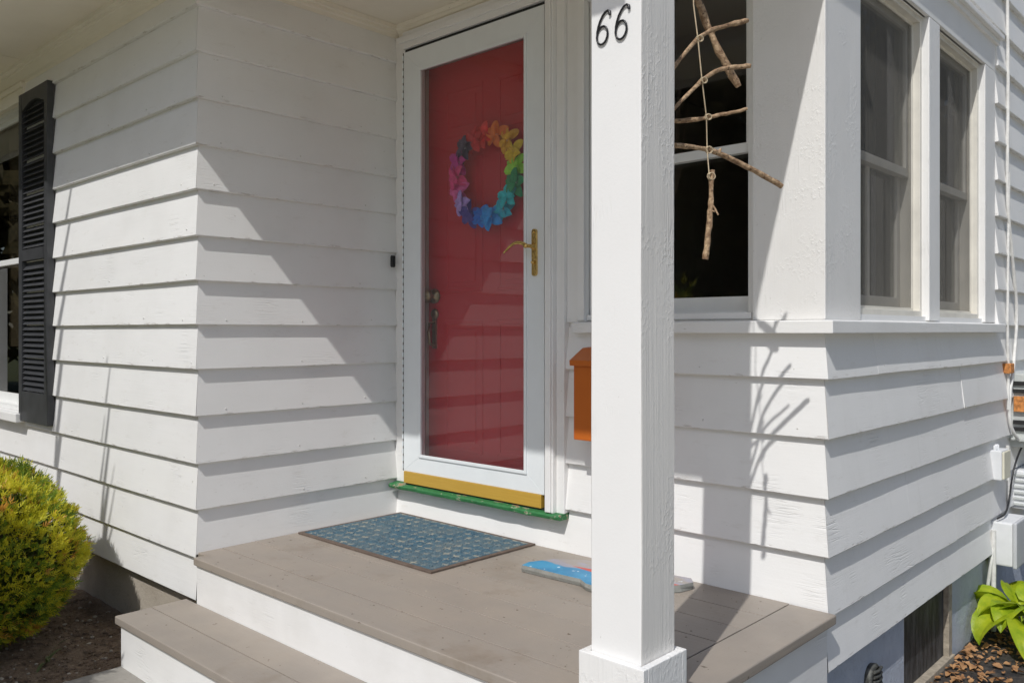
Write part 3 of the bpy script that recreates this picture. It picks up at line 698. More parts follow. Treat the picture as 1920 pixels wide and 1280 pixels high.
for cx in (-1.199, -1.145):
    p = digit(cx, 0.673, 0.077); g = G(); n = len(p)
    g.tube(p, [0.0036 if i < 2 else 0.0025 for i in range(n)], 10, flat=1.0)
    obj('house_number', g, DARKMETAL, post)
# steps
def step(zt, yf, yb, xl, xr_):
    s_ = obj('step', G().box(xl + 0.028, xr_ - 0.028, yf + 0.012, yf + 0.034, -1.30, zt - 0.0305).box(xl + 0.028, xl + 0.05, yf + 0.035, yb, -1.45, zt - 0.0305), paint('white step paint', 0, base=(0.82, 0.812, 0.795), grain=0.3), porch, bevel=0.002)
    mid = (yf + yb) / 2
    obj('tread_board', G().box(xl, xr_, yf, mid - 0.001, zt - 0.030, zt), DECKX, s_, bevel=0.006, seg=3)
    obj('tread_board', G().box(xl + 0.001, xr_, mid + 0.001, yb, zt - 0.030, zt + 0.0006), DECKX, s_, bevel=0.003)
step(-1.063, 1.291, 1.568, -3.236, -1.09)

# ------------------------------------------------------------------ things on and around the porch
# doormat
m = Mat('blue doormat pile', 0.95)
jit = m.n('TexNoise'); jit.inputs['Scale'].default_value = 22; m.l(m.P(), jit.inputs['Vector'])
ja = m.n('VectorMath', operation='MULTIPLY_ADD'); m.l(jit.outputs['Color'], ja.inputs[0]); ja.inputs[1].default_value = (0.034, 0.034, 0); m.l(m.P(), ja.inputs[2])
sx = m.n('SeparateXYZ'); m.l(ja.outputs[0], sx.inputs[0])
def cell(axis, per):
    a = m.math('DIVIDE', sx.outputs[axis], per); f = m.math('SUBTRACT', m.math('FRACT', m.math('ADD', a, 100.0)), 0.5); return m.math('ABSOLUTE', f)
cx_, cy_ = cell(0, 0.056), cell(1, 0.056)
cross = m.math('MINIMUM', m.math('ADD', m.math('MULTIPLY', cx_, 3.4), cy_), m.math('ADD', m.math('MULTIPLY', cy_, 3.4), cx_))
star = m.mask(m.math('ADD', cross, m.math('MULTIPLY', m.noise(120, None, 3), 0.30)), 0.68, 0.50)
gap = m.mask(m.math('ABSOLUTE', m.math('SUBTRACT', m.math('ADD', cx_, cy_), 0.5)), 0.10, 0.02)
nz = m.noise(75, None, 4, 0.7)
c = m.mix(m.mask(nz, 0.35, 0.65), (0.026, 0.07, 0.115), (0.08, 0.17, 0.225))
wear = m.mask(m.noise(7, None, 4), 0.38, 0.66)
c = m.mix(m.math('MULTIPLY', wear, 0.55), c, (0.15, 0.18, 0.18))
c = m.mix(m.math('MULTIPLY', star, m.math('ADD', m.math('MULTIPLY', m.mask(m.noise(9, None, 2), 0.35, 0.65), 0.55), 0.22)), c, (0.40, 0.37, 0.29))
m.color(c); m.bump(m.noise(300, None, 3), 0.004, 0.8)
mat = tag(empty('doormat', (-2.75, 2.33, dk)), 'blue patterned doormat with a brown rubber rim below the storm door', 'doormat')
mc = Matrix.Rotation(math.radians(-0.6), 4, 'Z')
def rot(gx, c):
    for v in gx.v:
        d = v - Vector(c); v.xy = (Vector(c) + mc @ d).xy
    return gx
mx0, mx1, my0, my1 = -3.185, -2.305, 2.045, 2.612; cc = (-2.75, 2.33, 0)
g = mitred(0, 1, 0, 1, 0.1, 0.9, 0.1, 0.9, 0, 1)
g = G(); o_ = [(mx0, my0), (mx1, my0), (mx1, my1), (mx0, my1)]; r_ = 0.020; i_ = [(mx0 + r_, my0 + r_), (mx1 - r_, my0 + r_), (mx1 - r_, my1 - r_), (mx0 + r_, my1 - r_)]
for k in range(4): g.prism([o_[k], o_[(k + 1) % 4], i_[(k + 1) % 4], i_[k]], 2, dk + 0.001, dk + 0.008)
obj('rim', rot(g, cc), simple('brown rubber rim', (0.13, 0.095, 0.075), 0.75, var=0.2, scale=30), mat, bevel=0.0012)
# pile built from small raised lozenges
g = G().box(mx0 + r_ + 0.0003, mx1 - r_ - 0.0003, my0 + r_ + 0.0003, my1 - r_ - 0.0003, dk + 0.001, dk + 0.0085)
pl_ = rot(g, cc); obj('pile', pl_, m.m, mat)
g = G(); per = 0.0195
for i in range(46):
    for j in range(29):
        x = mx0 + r_ + 0.016 + i * per + (per / 2 if j % 2 else 0); y = my0 + r_ + 0.014 + j * per
        if x > mx1 - r_ - 0.012 or y > my1 - r_ - 0.012: continue
        a = per * 0.47; h = rnd.uniform(0.0010, 0.0030); z = dk + 0.0085
        sgn = rnd.uniform(-2.2, 2.2); x += rnd.uniform(-.004, .004); y += rnd.uniform(-.004, .004)
        t = Vector((math.cos(0.6 * sgn), math.sin(0.6 * sgn))) ; n_ = Vector((-t.y, t.x))
        q = [Vector((x, y)) + t * a * u + n_ * a * 0.55 * w for u, w in ((-1, 0), (0, -1), (1, 0), (0, 1))]
        q2 = [Vector((x, y)) + (p - Vector((x, y))) * 0.72 for p in q]
        g.add([(p.x, p.y, z - 0.0005) for p in q] + [(p.x, p.y, z + h) for p in q2], [(4, 5, 6, 7)] + [(k, (k + 1) % 4, 4 + (k + 1) % 4, 4 + k) for k in range(4)])
tag(obj('tufts', rot(g, cc), m.m, mat), kind='stuff')

# painted slate
m = Mat('painted slate face', 0.45)
sx = m.n('SeparateXYZ'); m.l(m.P(), sx.inputs[0]); X, Y = sx.outputs[0], sx.outputs[1]
wob = m.math('MULTIPLY', m.math('SUBTRACT', m.noise(9, None, 3), 0.5), 0.10)
c = m.mix(m.mask(m.noise(11, None, 3), 0.4, 0.6), (0.03, 0.22, 0.42), (0.05, 0.30, 0.52))
edge = m.math('SUBTRACT', m.math('ADD', Y, wob), m.math('ADD', m.math('MULTIPLY', X, 0.10), 2.585))
c = m.mix(m.mask(edge, -0.006, 0.006), c, m.mix(m.mask(m.noise(30, m.coord((0.5, 1, 1)), 4), 0.4, 0.62), (0.34, 0.30, 0.27), (0.33, 0.32, 0.38)))
d1 = m.math('SUBTRACT', m.math('MULTIPLY', m.math('ADD', X, 1.945), 0.16), m.math('ABSOLUTE', m.math('SUBTRACT', Y, 2.405)))
c = m.mix(m.mask(d1, -0.002, 0.002), c, (0.55, 0.07, 0.045))
c = m.mix(m.mask(m.noise(26, None, 2), 0.685, 0.70), c, (0.62, 0.72, 0.78)); m.color(c)
m.bump(m.noise(50, None, 4), 0.0015, 0.6)
SLATE = concrete('slate edge', (0.22, 0.22, 0.20), (0.33, 0.33, 0.30), 0.8)
top = [(-2.085, 2.285), (-2.095, 2.335), (-2.05, 2.43), (-1.95, 2.50), (-1.70, 2.545), (-1.545, 2.565), (-1.515, 2.53), (-1.53, 2.475), (-1.60, 2.36), (-1.66, 2.275), (-1.72, 2.262), (-1.775, 2.268), (-1.82, 2.295), (-1.90, 2.292), (-1.99, 2.288)]
g = G(); n = len(top); z0, z1 = dk + 0.002, dk + 0.026
lo = [(x + 0.004 * N(i * 3.1), y + 0.004 * N(i * 2.3, 4), z0) for i, (x, y) in enumerate(top)]; md = [(x - 0.0 + 0.005 * N(i * 1.7, 9), y - 0.003, (z0 + z1) / 2) for i, (x, y) in enumerate(top)]; hi = [(x, y, z1 + 0.0015 * N(i * 2.2, 2)) for i, (x, y) in enumerate(top)]
g.add(lo + md + hi, [(i, (i + 1) % n, n + (i + 1) % n, n + i) for i in range(n)] + [(n + i, n + (i + 1) % n, 2 * n + (i + 1) % n, 2 * n + i) for i in range(n)] + [list(range(n))[::-1]], 1)
g.add(hi, [list(range(n))], 0)
tag(obj('painted_slate', g, [m.m, SLATE]), 'thin slate painted blue and red, lying flat on the porch behind the post', 'slate')

# mailbox
mb = tag(empty('mailbox', (-1.92, 2.62, -0.42)), 'orange metal mailbox with sloping lid on the wall behind the white post', 'mailbox')
obj('body', G().prism([(2.508, -0.414), (2.613, -0.400), (2.613, -0.10), (2.508, -0.128)], 0, -2.022, -1.818), ORANGE, mb, bevel=0.005)
obj('lid', G().prism([(2.496, -0.133), (2.494, -0.112), (2.575, -0.066), (2.613, -0.062), (2.613, -0.10), (2.506, -0.126)], 0, -2.032, -1.808), ORANGE, mb, bevel=0.003)

# wreath
wc_ = Vector((-2.632, 2.668, 0.685)); RR = 0.185
wr = tag(empty('wreath', wc_), 'rainbow wreath of artificial flowers hanging on the red front door', 'wreath')
g = G(); g.tube([(wc_.x + RR * math.cos(2 * math.pi * k / 40), wc_.y, wc_.z + RR * math.sin(2 * math.pi * k / 40)) for k in range(41)], 0.005, 6)
obj('ring', g, BLACKR, wr)
def petalmat(name, c):
    m = Mat(name, 0.6); m.color(m.mix(m.mask(m.noise(40, None, 3), 0.3, 0.7), tuple(x * 0.72 for x in c), tuple(min(0.95, x * 1.12 + 0.01) for x in c)))
    m.b.inputs['Subsurface Weight'].default_value = 0.0; return m.m
cols = [('scarlet', (0.85, 0.03, 0.03)), ('orange', (0.95, 0.20, 0.02)), ('amber', (0.95, 0.45, 0.01)), ('yellow', (0.95, 0.60, 0.01)), ('lime', (0.38, 0.80, 0.05)), ('green', (0.01, 0.32, 0.12)),
        ('teal', (0.01, 0.58, 0.66)), ('turquoise', (0.01, 0.52, 0.72)), ('azure', (0.01, 0.33, 0.90)), ('blue', (0.01, 0.20, 0.80)), ('indigo', (0.08, 0.05, 0.36)), ('lavender', (0.55, 0.35, 0.85)),
        ('pink', (0.95, 0.13, 0.45)), ('rose', (0.90, 0.05, 0.26)), ('magenta', (0.60, 0.02, 0.30)), ('slate', (0.09, 0.06, 0.12)), ('dark red', (0.70, 0.02, 0.03))]
def petalmesh(s):
    g = G(); rows = []; n = 6
    for j in range(n + 1):
        t = j / n; w = 0.0205 * s * math.sin(math.pi * min(1, 0.12 + 0.80 * t)) ** 0.8 if j < n else 0.006 * s
        for q in (-1, -0.5, 0, 0.5, 1):
            rows.append((q * w, -(0.010 + 0.013 * t * (1.4 - t)) * s - 0.006 * s * q * q + 0.010 * s * t * t, 0.004 + t * 0.056 * s))
    back = [(x, y + 0.0008, z) for x, y, z in rows]
    k = 5; fs = [(j * k + i, j * k + i + 1, (j + 1) * k + i + 1, (j + 1) * k + i) for j in range(n) for i in range(k - 1)]
    o = len(rows); g.add(rows + back, fs + [tuple(o + i for i in f[::-1]) for f in fs], 0, True); return g
nf = len(cols)
for q, (cn, c) in enumerate(cols):
    a = math.radians(90 - 360 * q / nf); rr = RR + rnd.uniform(-0.012, 0.012)
    fc = Vector((wc_.x + rr * math.cos(a), wc_.y - 0.004 + rnd.uniform(-0.008, 0.004), wc_.z + rr * math.sin(a)))
    pm = petalmat(cn + ' petal', c)
    gg = G().lathe([(0.006, 0.0), (0.008, 0.006), (0.005, 0.013), (0.0, 0.015)], fc, (0, -1, 0), 8)
    fl = obj('flower', gg, simple(cn + ' flower eye', tuple(0.5 * x + 0.25 for x in c), 0.7), wr, origin=fc)
    me = None
    for layer in range(2):
        for k in range(5 if layer == 0 else 2):
            w = 2 * math.pi * (k + 0.5 * layer) / (5 if layer == 0 else 2) + rnd.uniform(0, 0.5) + q
            if me is None:
                gp = petalmesh(1.0 + rnd.uniform(-0.05, 0.18)); me = bpy.data.meshes.new('petal'); me.from_pydata(gp.v, [], gp.f); me.materials.append(pm); me.polygons.foreach_set('use_smooth', [True] * len(gp.f))
            po = bpy.data.objects.new('petal', me); COL.objects.link(po); po.parent = fl; s_ = 1.0 if layer == 0 else 0.7
            po.scale = (s_,) * 3; po.rotation_euler = (rnd.uniform(-0.25, 0.3), w, rnd.uniform(-0.25, 0.25)); po.location = (0, -0.012 * layer + rnd.uniform(-0.003, 0.003), 0)

# twig mobile hanging at the open end of the porch
tm = tag(empty('twig_mobile', (-1.07, 1.83, 1.42)), 'hanging mobile of knotted brown twigs strung on twine beside the post', 'mobile')
def twig(spec, r0, r1, forks=()):
    g = G(); pts = []; rad = []
    P = [Vector(p) for p in spec]
    n = 16
    for k in range(n + 1):
        t = k / n * (len(P) - 1); i = min(int(t), len(P) - 2); f = t - i
        a, b, c, d = P[max(i - 1, 0)], P[i], P[i + 1], P[min(i + 2, len(P) - 1)]
        p = 0.5 * ((2 * b) + (c - a) * f + (2 * a - 5 * b + 4 * c - d) * f * f + (3 * b - a - 3 * c + d) * f ** 3)
        pts.append(p + Vector((N(k * 0.7, p.z * 9), N(k * 0.7, p.x * 9, 3), N(k * .7, p.y * 9, 7))) * 0.0025)
        rad.append((r0 + (r1 - r0) * k / n) * (1 + 0.34 * N(k * 1.9, r0 * 900)))
    rad = [r * 0.85 for r in rad]; rad[0] *= 0.92; rad[-1] *= 0.85
    g.tube(pts, rad, 9)
    for (k, d, L, r) in forks: g.tube([pts[k], pts[k] + Vector(d) * L * 0.5, pts[k] + Vector(d) * L + Vector((0, 0, -0.004))], [r * 1.2, r, r * 0.75], 7)
    return obj('stick', g, TWIG, tm)
twig([(-1.1901, 1.9603, 0.9644), (-1.1694, 1.9796, 0.8722), (-1.1331, 2.0135, 0.7516), (-1.0941, 2.0568, 0.6496)], 0.0150, 0.0105, [(9, (0.6, 0, 0.5), 0.016, 0.006)])
twig([(-1.119, 1.76, 0.6281), (-1.1043, 1.8694, 0.7339), (-1.0803, 1.9466, 0.7778), (-1.0501, 2.0226, 0.8056)], 0.0060, 0.0082)
twig([(-1.119, 1.76, 0.5284), (-1.0965, 1.8767, 0.6294), (-1.0653, 1.9332, 0.6651), (-1.0265, 1.9913, 0.6755)], 0.0055, 0.0078)
twig([(-1.18, 1.8535, 0.5335), (-1.1076, 1.9142, 0.5432), (-1.0728, 1.9467, 0.5541), (-1.0286, 1.9812, 0.565)], 0.0068, 0.0048)
twig([(-1.1257, 1.7947, 0.4559), (-1.1098, 1.9259, 0.4636), (-1.0645, 2.0298, 0.4328), (-1.0131, 2.142, 0.3864)], 0.0080, 0.0082, [(7, (0.2, 0.2, 0.9), 0.018, 0.004), (11, (0.2, 0, 0.95), 0.01, 0.004)])
twig([(-1.09, 1.9101, 0.4056), (-1.0894, 1.9038, 0.3304), (-1.0898, 1.8966, 0.2691), (-1.0916, 1.8813, 0.1795)], 0.0082, 0.0086, [(6, (0.55, 0.1, -0.8), 0.034, 0.0028), (8, (0.9, 0.1, 0.15), 0.014, 0.0022)])
CP = [(-1.1121, 1.8621, 1.48), (-1.1110, 1.8560, 0.8169), (-1.1010, 1.8600, 0.7300), (-1.0935, 1.8670, 0.6260), (-1.1030, 1.9050, 0.5430), (-1.1080, 1.9170, 0.4620), (-1.0910, 1.8990, 0.3902)]
g = G(); g.tube(CP, 0.0017, 6)
for (x, y, z), r in zip(CP[2:], (0.0075, 0.0073, 0.0072, 0.0086, 0.0088)):
    for o_ in (-0.002, 0.002):
        g.tube([(x + 0.003 + r * 0.95 * math.cos(w) * 0.5 + o_, y + 0.004 + r * 1.0 * math.cos(w), z + r * 1.02 * math.sin(w)) for w in [2 * math.pi * k / 12 for k in range(13)]], 0.0014, 6)
obj('cord', g, CORD, tm)

# ------------------------------------------------------------------ utilities on the gable side
XU = xD + 0.018
def cable(name, pts, r, mat, label, group=None):
    P = [Vector(p) for p in pts]; out = []
    for i in range(len(P) - 1):
        a, b, c, d = P[max(i - 1, 0)], P[i], P[i + 1], P[min(i + 2, len(P) - 1)]
        for k in range(8):
            f = k / 8; out.append(0.5 * ((2 * b) + (c - a) * f + (2 * a - 5 * b + 4 * c - d) * f * f + (3 * b - a - 3 * c + d) * f ** 3))
    out.append(P[-1]); g = G(); g.tube(out, r, 7); return tag(obj(name, g, mat), label, 'cable', group)
cable('cable', [(XU + 0.012, 4.80, 2.3), (XU + 0.014, 4.83, 1.30), (XU + 0.014, 4.82, 0.70), (XU + 0.016, 4.90, 0.40), (XU + 0.016, 5.0, 0.10), (XU + 0.016, 4.93, -0.19), (XU + 0.016, 4.86, -0.32), (XU + 0.02, 4.86, -0.48), (XU + 0.045, 5.0, -0.58), (XU + 0.05, 5.4, -0.62)], 0.0085, CABLEW, 'white painted cable running full height of the gable siding, bending at the meter box', 'cables on the gable siding')
cable('cable', [(XU + 0.012, 4.86, 0.80), (XU + 0.012, 4.84, 0.35), (XU + 0.012, 4.83, 0.0), (XU + 0.012, 4.85, -0.19), (XU + 0.012, 4.84, -0.40)], 0.007, CABLEW, 'shorter white cable left of the full height cable on the gable siding', 'cables on the gable siding')
cable('cable', [(XU + 0.03, 5.3, -0.52), (XU + 0.035, 4.98, -0.62), (XU + 0.03, 4.86, -0.72), (XU + 0.02, 4.82, -0.86), (XU + 0.03, 4.70, -0.90), (XU + 0.02, 4.60, -0.910)], 0.0048, CABLEB, 'black cable looping beside the small white junction box', 'cables on the gable siding')
cable('cable', [(XU + 0.012, 4.83, -0.58), (XU + 0.012, 4.84, -0.75), (XU + 0.012, 4.82, -0.90), (XU + 0.006, 4.62, -0.96), (XU + 0.006, 4.55, -1.10), (XU - 0.02, 4.56, -1.30)], 0.0085, CABLEW, 'white cable going down from the junction box to the ground', 'cables on the gable siding')
g = G().box(XU - 0.01, XU + 0.03, 4.82, 4.89, -0.215, -0.165); tag(obj('cable_clip', g, RUST, bevel=0.004), 'rusty orange clip holding two white cables on the siding', 'clip')
jb = tag(empty('junction_box', (XU, 4.63, -0.72)), 'small white junction box with yellowish side on the gable siding', 'utility box')
obj('case', G().box(XU - 0.02, XU + 0.045, 4.57, 4.70, -0.720, -0.578), PLASTIC, jb, bevel=0.005)
obj('cover', G().box(XU + 0.0455, XU + 0.056, 4.575, 4.695, -0.715, -0.583), CREAMP, jb, bevel=0.004)  # cover is yellower than the case
g = G()
for y, z in ((4.585, -0.578), (4.61, -0.575), (4.64, -0.578)): g.lathe([(0.007, 0), (0.007, 0.02), (0.004, 0.024)], (XU + 0.012, y, z), (0, 0, 1), 8)
obj('gland', g, PLASTIC, jb)
ub = tag(empty('utility_box', (XU, 4.73, -1.13)), 'large pale grey utility box low on the wall above the bright green hosta', 'utility box')
obj('case', G().box(XU - 0.02, XU + 0.085, 4.60, 4.86, -1.135, -0.925), PLASTIC, ub, bevel=0.008)
obj('cover', G().box(XU + 0.086, XU + 0.104, 4.595, 4.865, -1.140, -0.920), simple('grey box cover', (0.52, 0.53, 0.55), 0.5, var=0.05), ub, bevel=0.006)
obj('conduit', G().tube([(XU + 0.012, 4.565, -0.96), (XU + 0.012, 4.565, -1.45)], 0.011, 10), CABLEW, ub)
mt = tag(empty('meter_box', (XU, 5.1, -0.60)), 'grey steel meter box with slots at the right edge of the siding', 'meter box')
obj('case', G().box(XU - 0.02, XU + 0.13, 4.96, 5.30, -0.60, -0.22), STEEL, mt, bevel=0.006)
for zz in (-0.27, -0.31, -0.47, -0.505):
    obj('slot', G().box(XU + 0.01, XU + 0.12, 4.948, 4.9595, zz - 0.010, zz + 0.010), SLIT, mt)
obj('rusty_tag', G().box(XU + 0.015, XU + 0.11, 4.938, 4.947, -0.415, -0.335), RUST, mt, bevel=0.002)
obj('lip', G().box(XU + 0.0, XU + 0.13, 4.93, 4.9595, -0.565, -0.55), STEEL, mt, bevel=0.002)
m2 = tag(empty('cable_box', (XU, 5.1, -0.9)), 'pale ribbed cable box below the grey meter box', 'utility box')
obj('case', G().box(XU - 0.02, XU + 0.12, 4.98, 5.25, -0.92, -0.72), PLASTIC, m2, bevel=0.01)
for k in range(6): obj('rib', G().box(XU + 0.01, XU + 0.06, 4.970, 4.979, -0.90 + 0.03 * k, -0.89 + 0.03 * k), STEEL, m2)

# ------------------------------------------------------------------ plants
hm = leafmat('hosta leaf', (0.26, 0.40, 0.014), (0.52, 0.60, 0.025), 0.4)
hm.bump(hm.noise(1, hm.coord((70, 70, 70)), 2), 0.004, 0.5)
hosta = tag(empty('hosta', (-0.935, 4.56, -1.45)), 'bright yellow green hosta growing against the blue grey foundation', 'plant')
def leaf(base, az, length, width, lift, droop, roll=0.0):
    g = G(); n = 9; rows = []; base = Vector(base)
    d = Vector((math.cos(az), math.sin(az), 0)); s = Vector((-math.sin(az), math.cos(az), 0))
    stem = length * 0.75; p = base.copy(); pitch = lift
    pts = [p.copy()]
    for k in range(4): p = p + (d * math.cos(pitch) + Vector((0, 0, 1)) * math.sin(pitch)) * stem / 4; pitch -= 0.12; pts.append(p.copy())
    g.tube(pts, [0.005, 0.0045, 0.004, 0.0035, 0.003], 6)
    for j in range(n + 1):
        t = j / n
        w = width * (math.sin(math.pi * (0.08 + 0.92 * t) ** 0.72)) * (1.0 if j < n else 0.0)
        up = -d * math.sin(pitch) + Vector((0, 0, 1)) * math.cos(pitch)
        for q in (-1, -0.66, -0.33, 0, 0.33, 0.66, 1):
            rows.append(p + s * (q * w * math.cos(roll)) + up * (abs(q) ** 1.3 * w * 0.42 + 0.10 * w * math.sin(q * 9 + t * 6)) - up * 0.01 * (q == 0) - d * (abs(q) * w * 0.32 * (1 - t)))
        p = p + (d * math.cos(pitch) + Vector((0, 0, 1)) * math.sin(pitch)) * length / n; pitch -= droop / n
    k = 7; fs = [(j * k + i, j * k + i + 1, (j + 1) * k + i + 1, (j + 1) * k + i) for j in range(n) for i in range(k - 1)]
    g.add(rows, fs, 0, True); return obj('leaf', g, hm.m, hosta)
hb = Vector((-0.940, 4.50, -1.44))
for az, L, wd, lf, dr in ((-95, .19, .065, 1.05, 2.3), (-130, .18, .062, 1.15, 2.0), (-155, .17, .06, 1.25, 1.7), (-60, .20, .07, 1.0, 2.1), (-25, .18, .065, 1.1, 2.0), (20, .2, .07, 1.0, 2.0), (70, .2, .07, 1.1, 2.0), (120, .17, .06, 1.3, 1.6),
                        (-110, .15, .055, 1.4, 1.5), (-75, .16, .055, 1.32, 1.8), (-160, .14, .05, 1.45, 1.2), (-40, .16, .055, 1.38, 1.6), (-145, .15, .055, 1.0, 2.2), (-100, .13, .05, 1.2, 2.2), (-165, .16, .05, 0.9, 1.8), (-70, .15, .055, 1.45, 1.6), (-120, .20, .068, .78, 2.3), (-80, .21, .07, .72, 2.0)):
    leaf(hb + Vector((rnd.uniform(-.03, .03), rnd.uniform(-.03, .03), 0)), math.radians(az), L * 1.2, wd * 1.12, min(1.42, lf + 0.16), dr, rnd.uniform(-.2, .2))

# clipped evergreen shrub on the left
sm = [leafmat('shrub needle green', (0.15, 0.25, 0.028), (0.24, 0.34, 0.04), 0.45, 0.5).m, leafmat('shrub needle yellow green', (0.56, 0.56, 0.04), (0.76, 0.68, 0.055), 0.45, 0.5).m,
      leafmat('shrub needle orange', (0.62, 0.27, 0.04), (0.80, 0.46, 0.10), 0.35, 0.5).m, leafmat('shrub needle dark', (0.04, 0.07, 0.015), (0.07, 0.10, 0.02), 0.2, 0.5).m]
rs = random.Random(21)
BARK = simple('shrub twig bark', (0.10, 0.065, 0.04), 0.85, var=0.3)
def obj_raw(name, g, mats, parent):
    c = WL[parent.name]; me = bpy.data.meshes.new(name); me.from_pydata([v + Vector((0, 0, ZC)) - c for v in g.v], [], g.f)
    for m_ in mats: me.materials.append(m_)
    me.polygons.foreach_set('material_index', g.mi); me.update(); return link(name, me, parent, c)
def make_shrub(SH, RA, count, heart, label, big=1.0, spiky=0.0, group=None):
    shrub = tag(empty('shrub', (SH.x, SH.y, -1.34)), label, 'shrub', group)
    g = G(); V = []; F = []; MI = []
    for q in range(count):
        d = Vector((rs.gauss(0, 1), rs.gauss(0, 1), rs.gauss(0, 1))).normalized()
        if d.z < -0.80: continue
        lump = 1 + 0.10 * N(d.x * 2.6, d.y * 2.6, d.z * 2.6) + 0.05 * N(d.x * 7, d.y * 7, d.z * 7 + 4)
        if d.z < 0: lump *= 1 - 0.10 * (-d.z)
        dep = 1 - abs(rs.gauss(0, 0.075)); c = SH + Vector((d.x * RA[0], d.y * RA[1], d.z * RA[2])) * lump * dep
        if spiky: c.z += spiky * max(0.0, N(c.x * 9, c.y * 9, 2.0)) * max(0.0, d.z + 0.2) * rs.random() * 2
        if N(c.x * 11, c.y * 11, c.z * 11) < -0.33 and dep > 0.9: continue          # gaps
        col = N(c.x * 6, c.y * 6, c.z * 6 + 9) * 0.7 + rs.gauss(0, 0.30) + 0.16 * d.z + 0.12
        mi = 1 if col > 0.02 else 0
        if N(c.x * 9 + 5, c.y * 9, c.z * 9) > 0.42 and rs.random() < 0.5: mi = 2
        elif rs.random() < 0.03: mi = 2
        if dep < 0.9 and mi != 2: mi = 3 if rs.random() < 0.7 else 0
        ax = (d * 0.9 + Vector((0, 0, 0.55)) + Vector((rs.gauss(0, .45), rs.gauss(0, .45), rs.gauss(0, .3)))).normalized()
        sd_ = Matrix.Rotation(rs.uniform(0, 6.28), 3, ax) @ ax.orthogonal().normalized(); nn = ax.cross(sd_)
        L = rs.uniform(0.022, 0.041) * big; k = rs.randint(5, 7)
        for j in range(k):
            f = (j + 0.5) / k; sg = 1 if j % 2 else -1
            b = c + ax * L * f * 0.75
            t = (ax * 0.75 + sd_ * sg * 0.75 + nn * rs.uniform(-.45, .45)).normalized() * L * (0.62 - 0.25 * f)
            if j == k - 1: t = ax * L * 0.6
            w = t.cross(nn).normalized() * 0.0017 * big
            o = len(V); V += [b - w, b + t * 0.55 - w * 1.1, b + t, b + t * 0.55 + w * 1.1, b + w]; F.append((o, o + 1, o + 2, o + 3, o + 4)); MI.append(mi)
    g.v = V; g.f = F; g.mi = MI; g.smooth = [False] * len(F)
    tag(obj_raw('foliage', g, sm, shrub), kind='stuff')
    g = G()
    for q in range(int(count / 70)):
        d = Vector((rs.gauss(0, 1), rs.gauss(0, 1), abs(rs.gauss(0, 1)) - 0.45)).normalized(); e_ = SH + Vector((d.x * RA[0], d.y * RA[1], d.z * RA[2])) * rs.uniform(0.7, 0.93)
        b = Vector((SH.x + rs.uniform(-.05, .05), SH.y + rs.uniform(-.05, .05), -1.36)); mid = b.lerp(e_, 0.5) + Vector((rs.uniform(-.05, .05), rs.uniform(-.05, .05), 0.05))
        g.tube([b, mid, e_], [0.007, 0.004, 0.002], 4)
    tag(obj('stems', g, BARK, shrub), kind='stuff')
    g = G()      # dark needles filling the inside
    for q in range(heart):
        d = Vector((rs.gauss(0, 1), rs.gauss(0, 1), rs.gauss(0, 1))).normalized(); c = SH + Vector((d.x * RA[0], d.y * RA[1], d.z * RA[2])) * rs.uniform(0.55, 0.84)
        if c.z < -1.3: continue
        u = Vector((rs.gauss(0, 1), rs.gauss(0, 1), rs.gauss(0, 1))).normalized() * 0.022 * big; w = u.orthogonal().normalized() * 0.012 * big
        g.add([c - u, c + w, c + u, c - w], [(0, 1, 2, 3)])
    tag(obj_raw('inner_needles', g, [sm[3]], shrub), kind='stuff')
make_shrub(Vector((-4.08, 0.98, -0.970)), (0.470, 0.470, 0.425), 21000, 6000, 'clipped round evergreen shrub with yellow green and orange tips by the foundation')
make_shrub(Vector((-3.27, 0.24, -0.52)), (0.37, 0.35, 0.74), 6000, 5000, 'tall upright evergreen shrub beside the grey landing', big=2.0, spiky=0.22)

# little weed in the soil
wm = leafmat('weed leaf', (0.12, 0.15, 0.06), (0.18, 0.20, 0.09), 0.2)
weed = tag(empty('weed', (-4.02, 0.63, -1.33)), 'small pale weed with thin blades on the bare soil before the shrub', 'weed')
WB = Vector((-3.64, 1.19, -1.315))
WL[weed.name] = WB + Vector((0, 0, ZC)); weed.location = WL[weed.name]
for az, L, up in ((100, .12, 1.3), (30, .11, .75), (5, .12, .35), (200, .12, .25), (150, .08, .9)):
    a = math.radians(az - 43); d = Vector((math.cos(a), math.sin(a), 0)); s = Vector((-d.y, d.x, 0)); g = G(); rows = []; p = WB.copy(); pt = up
    for j in range(6):
        w = 0.008 * math.sin(math.pi * (0.15 + 0.85 * j / 5)) if j < 5 else 0.0005
        rows += [p - s * w, p + Vector((0, 0, -0.002)), p + s * w]; p = p + (d * math.cos(pt) + Vector((0, 0, math.sin(pt)))) * L / 5; pt -= 0.22
    g.add(rows, [(j * 3 + i, j * 3 + i + 1, j * 3 + 4 + i, j * 3 + 3 + i) for j in range(5) for i in range(2)], 0, True); obj('blade', g, wm.m, weed)

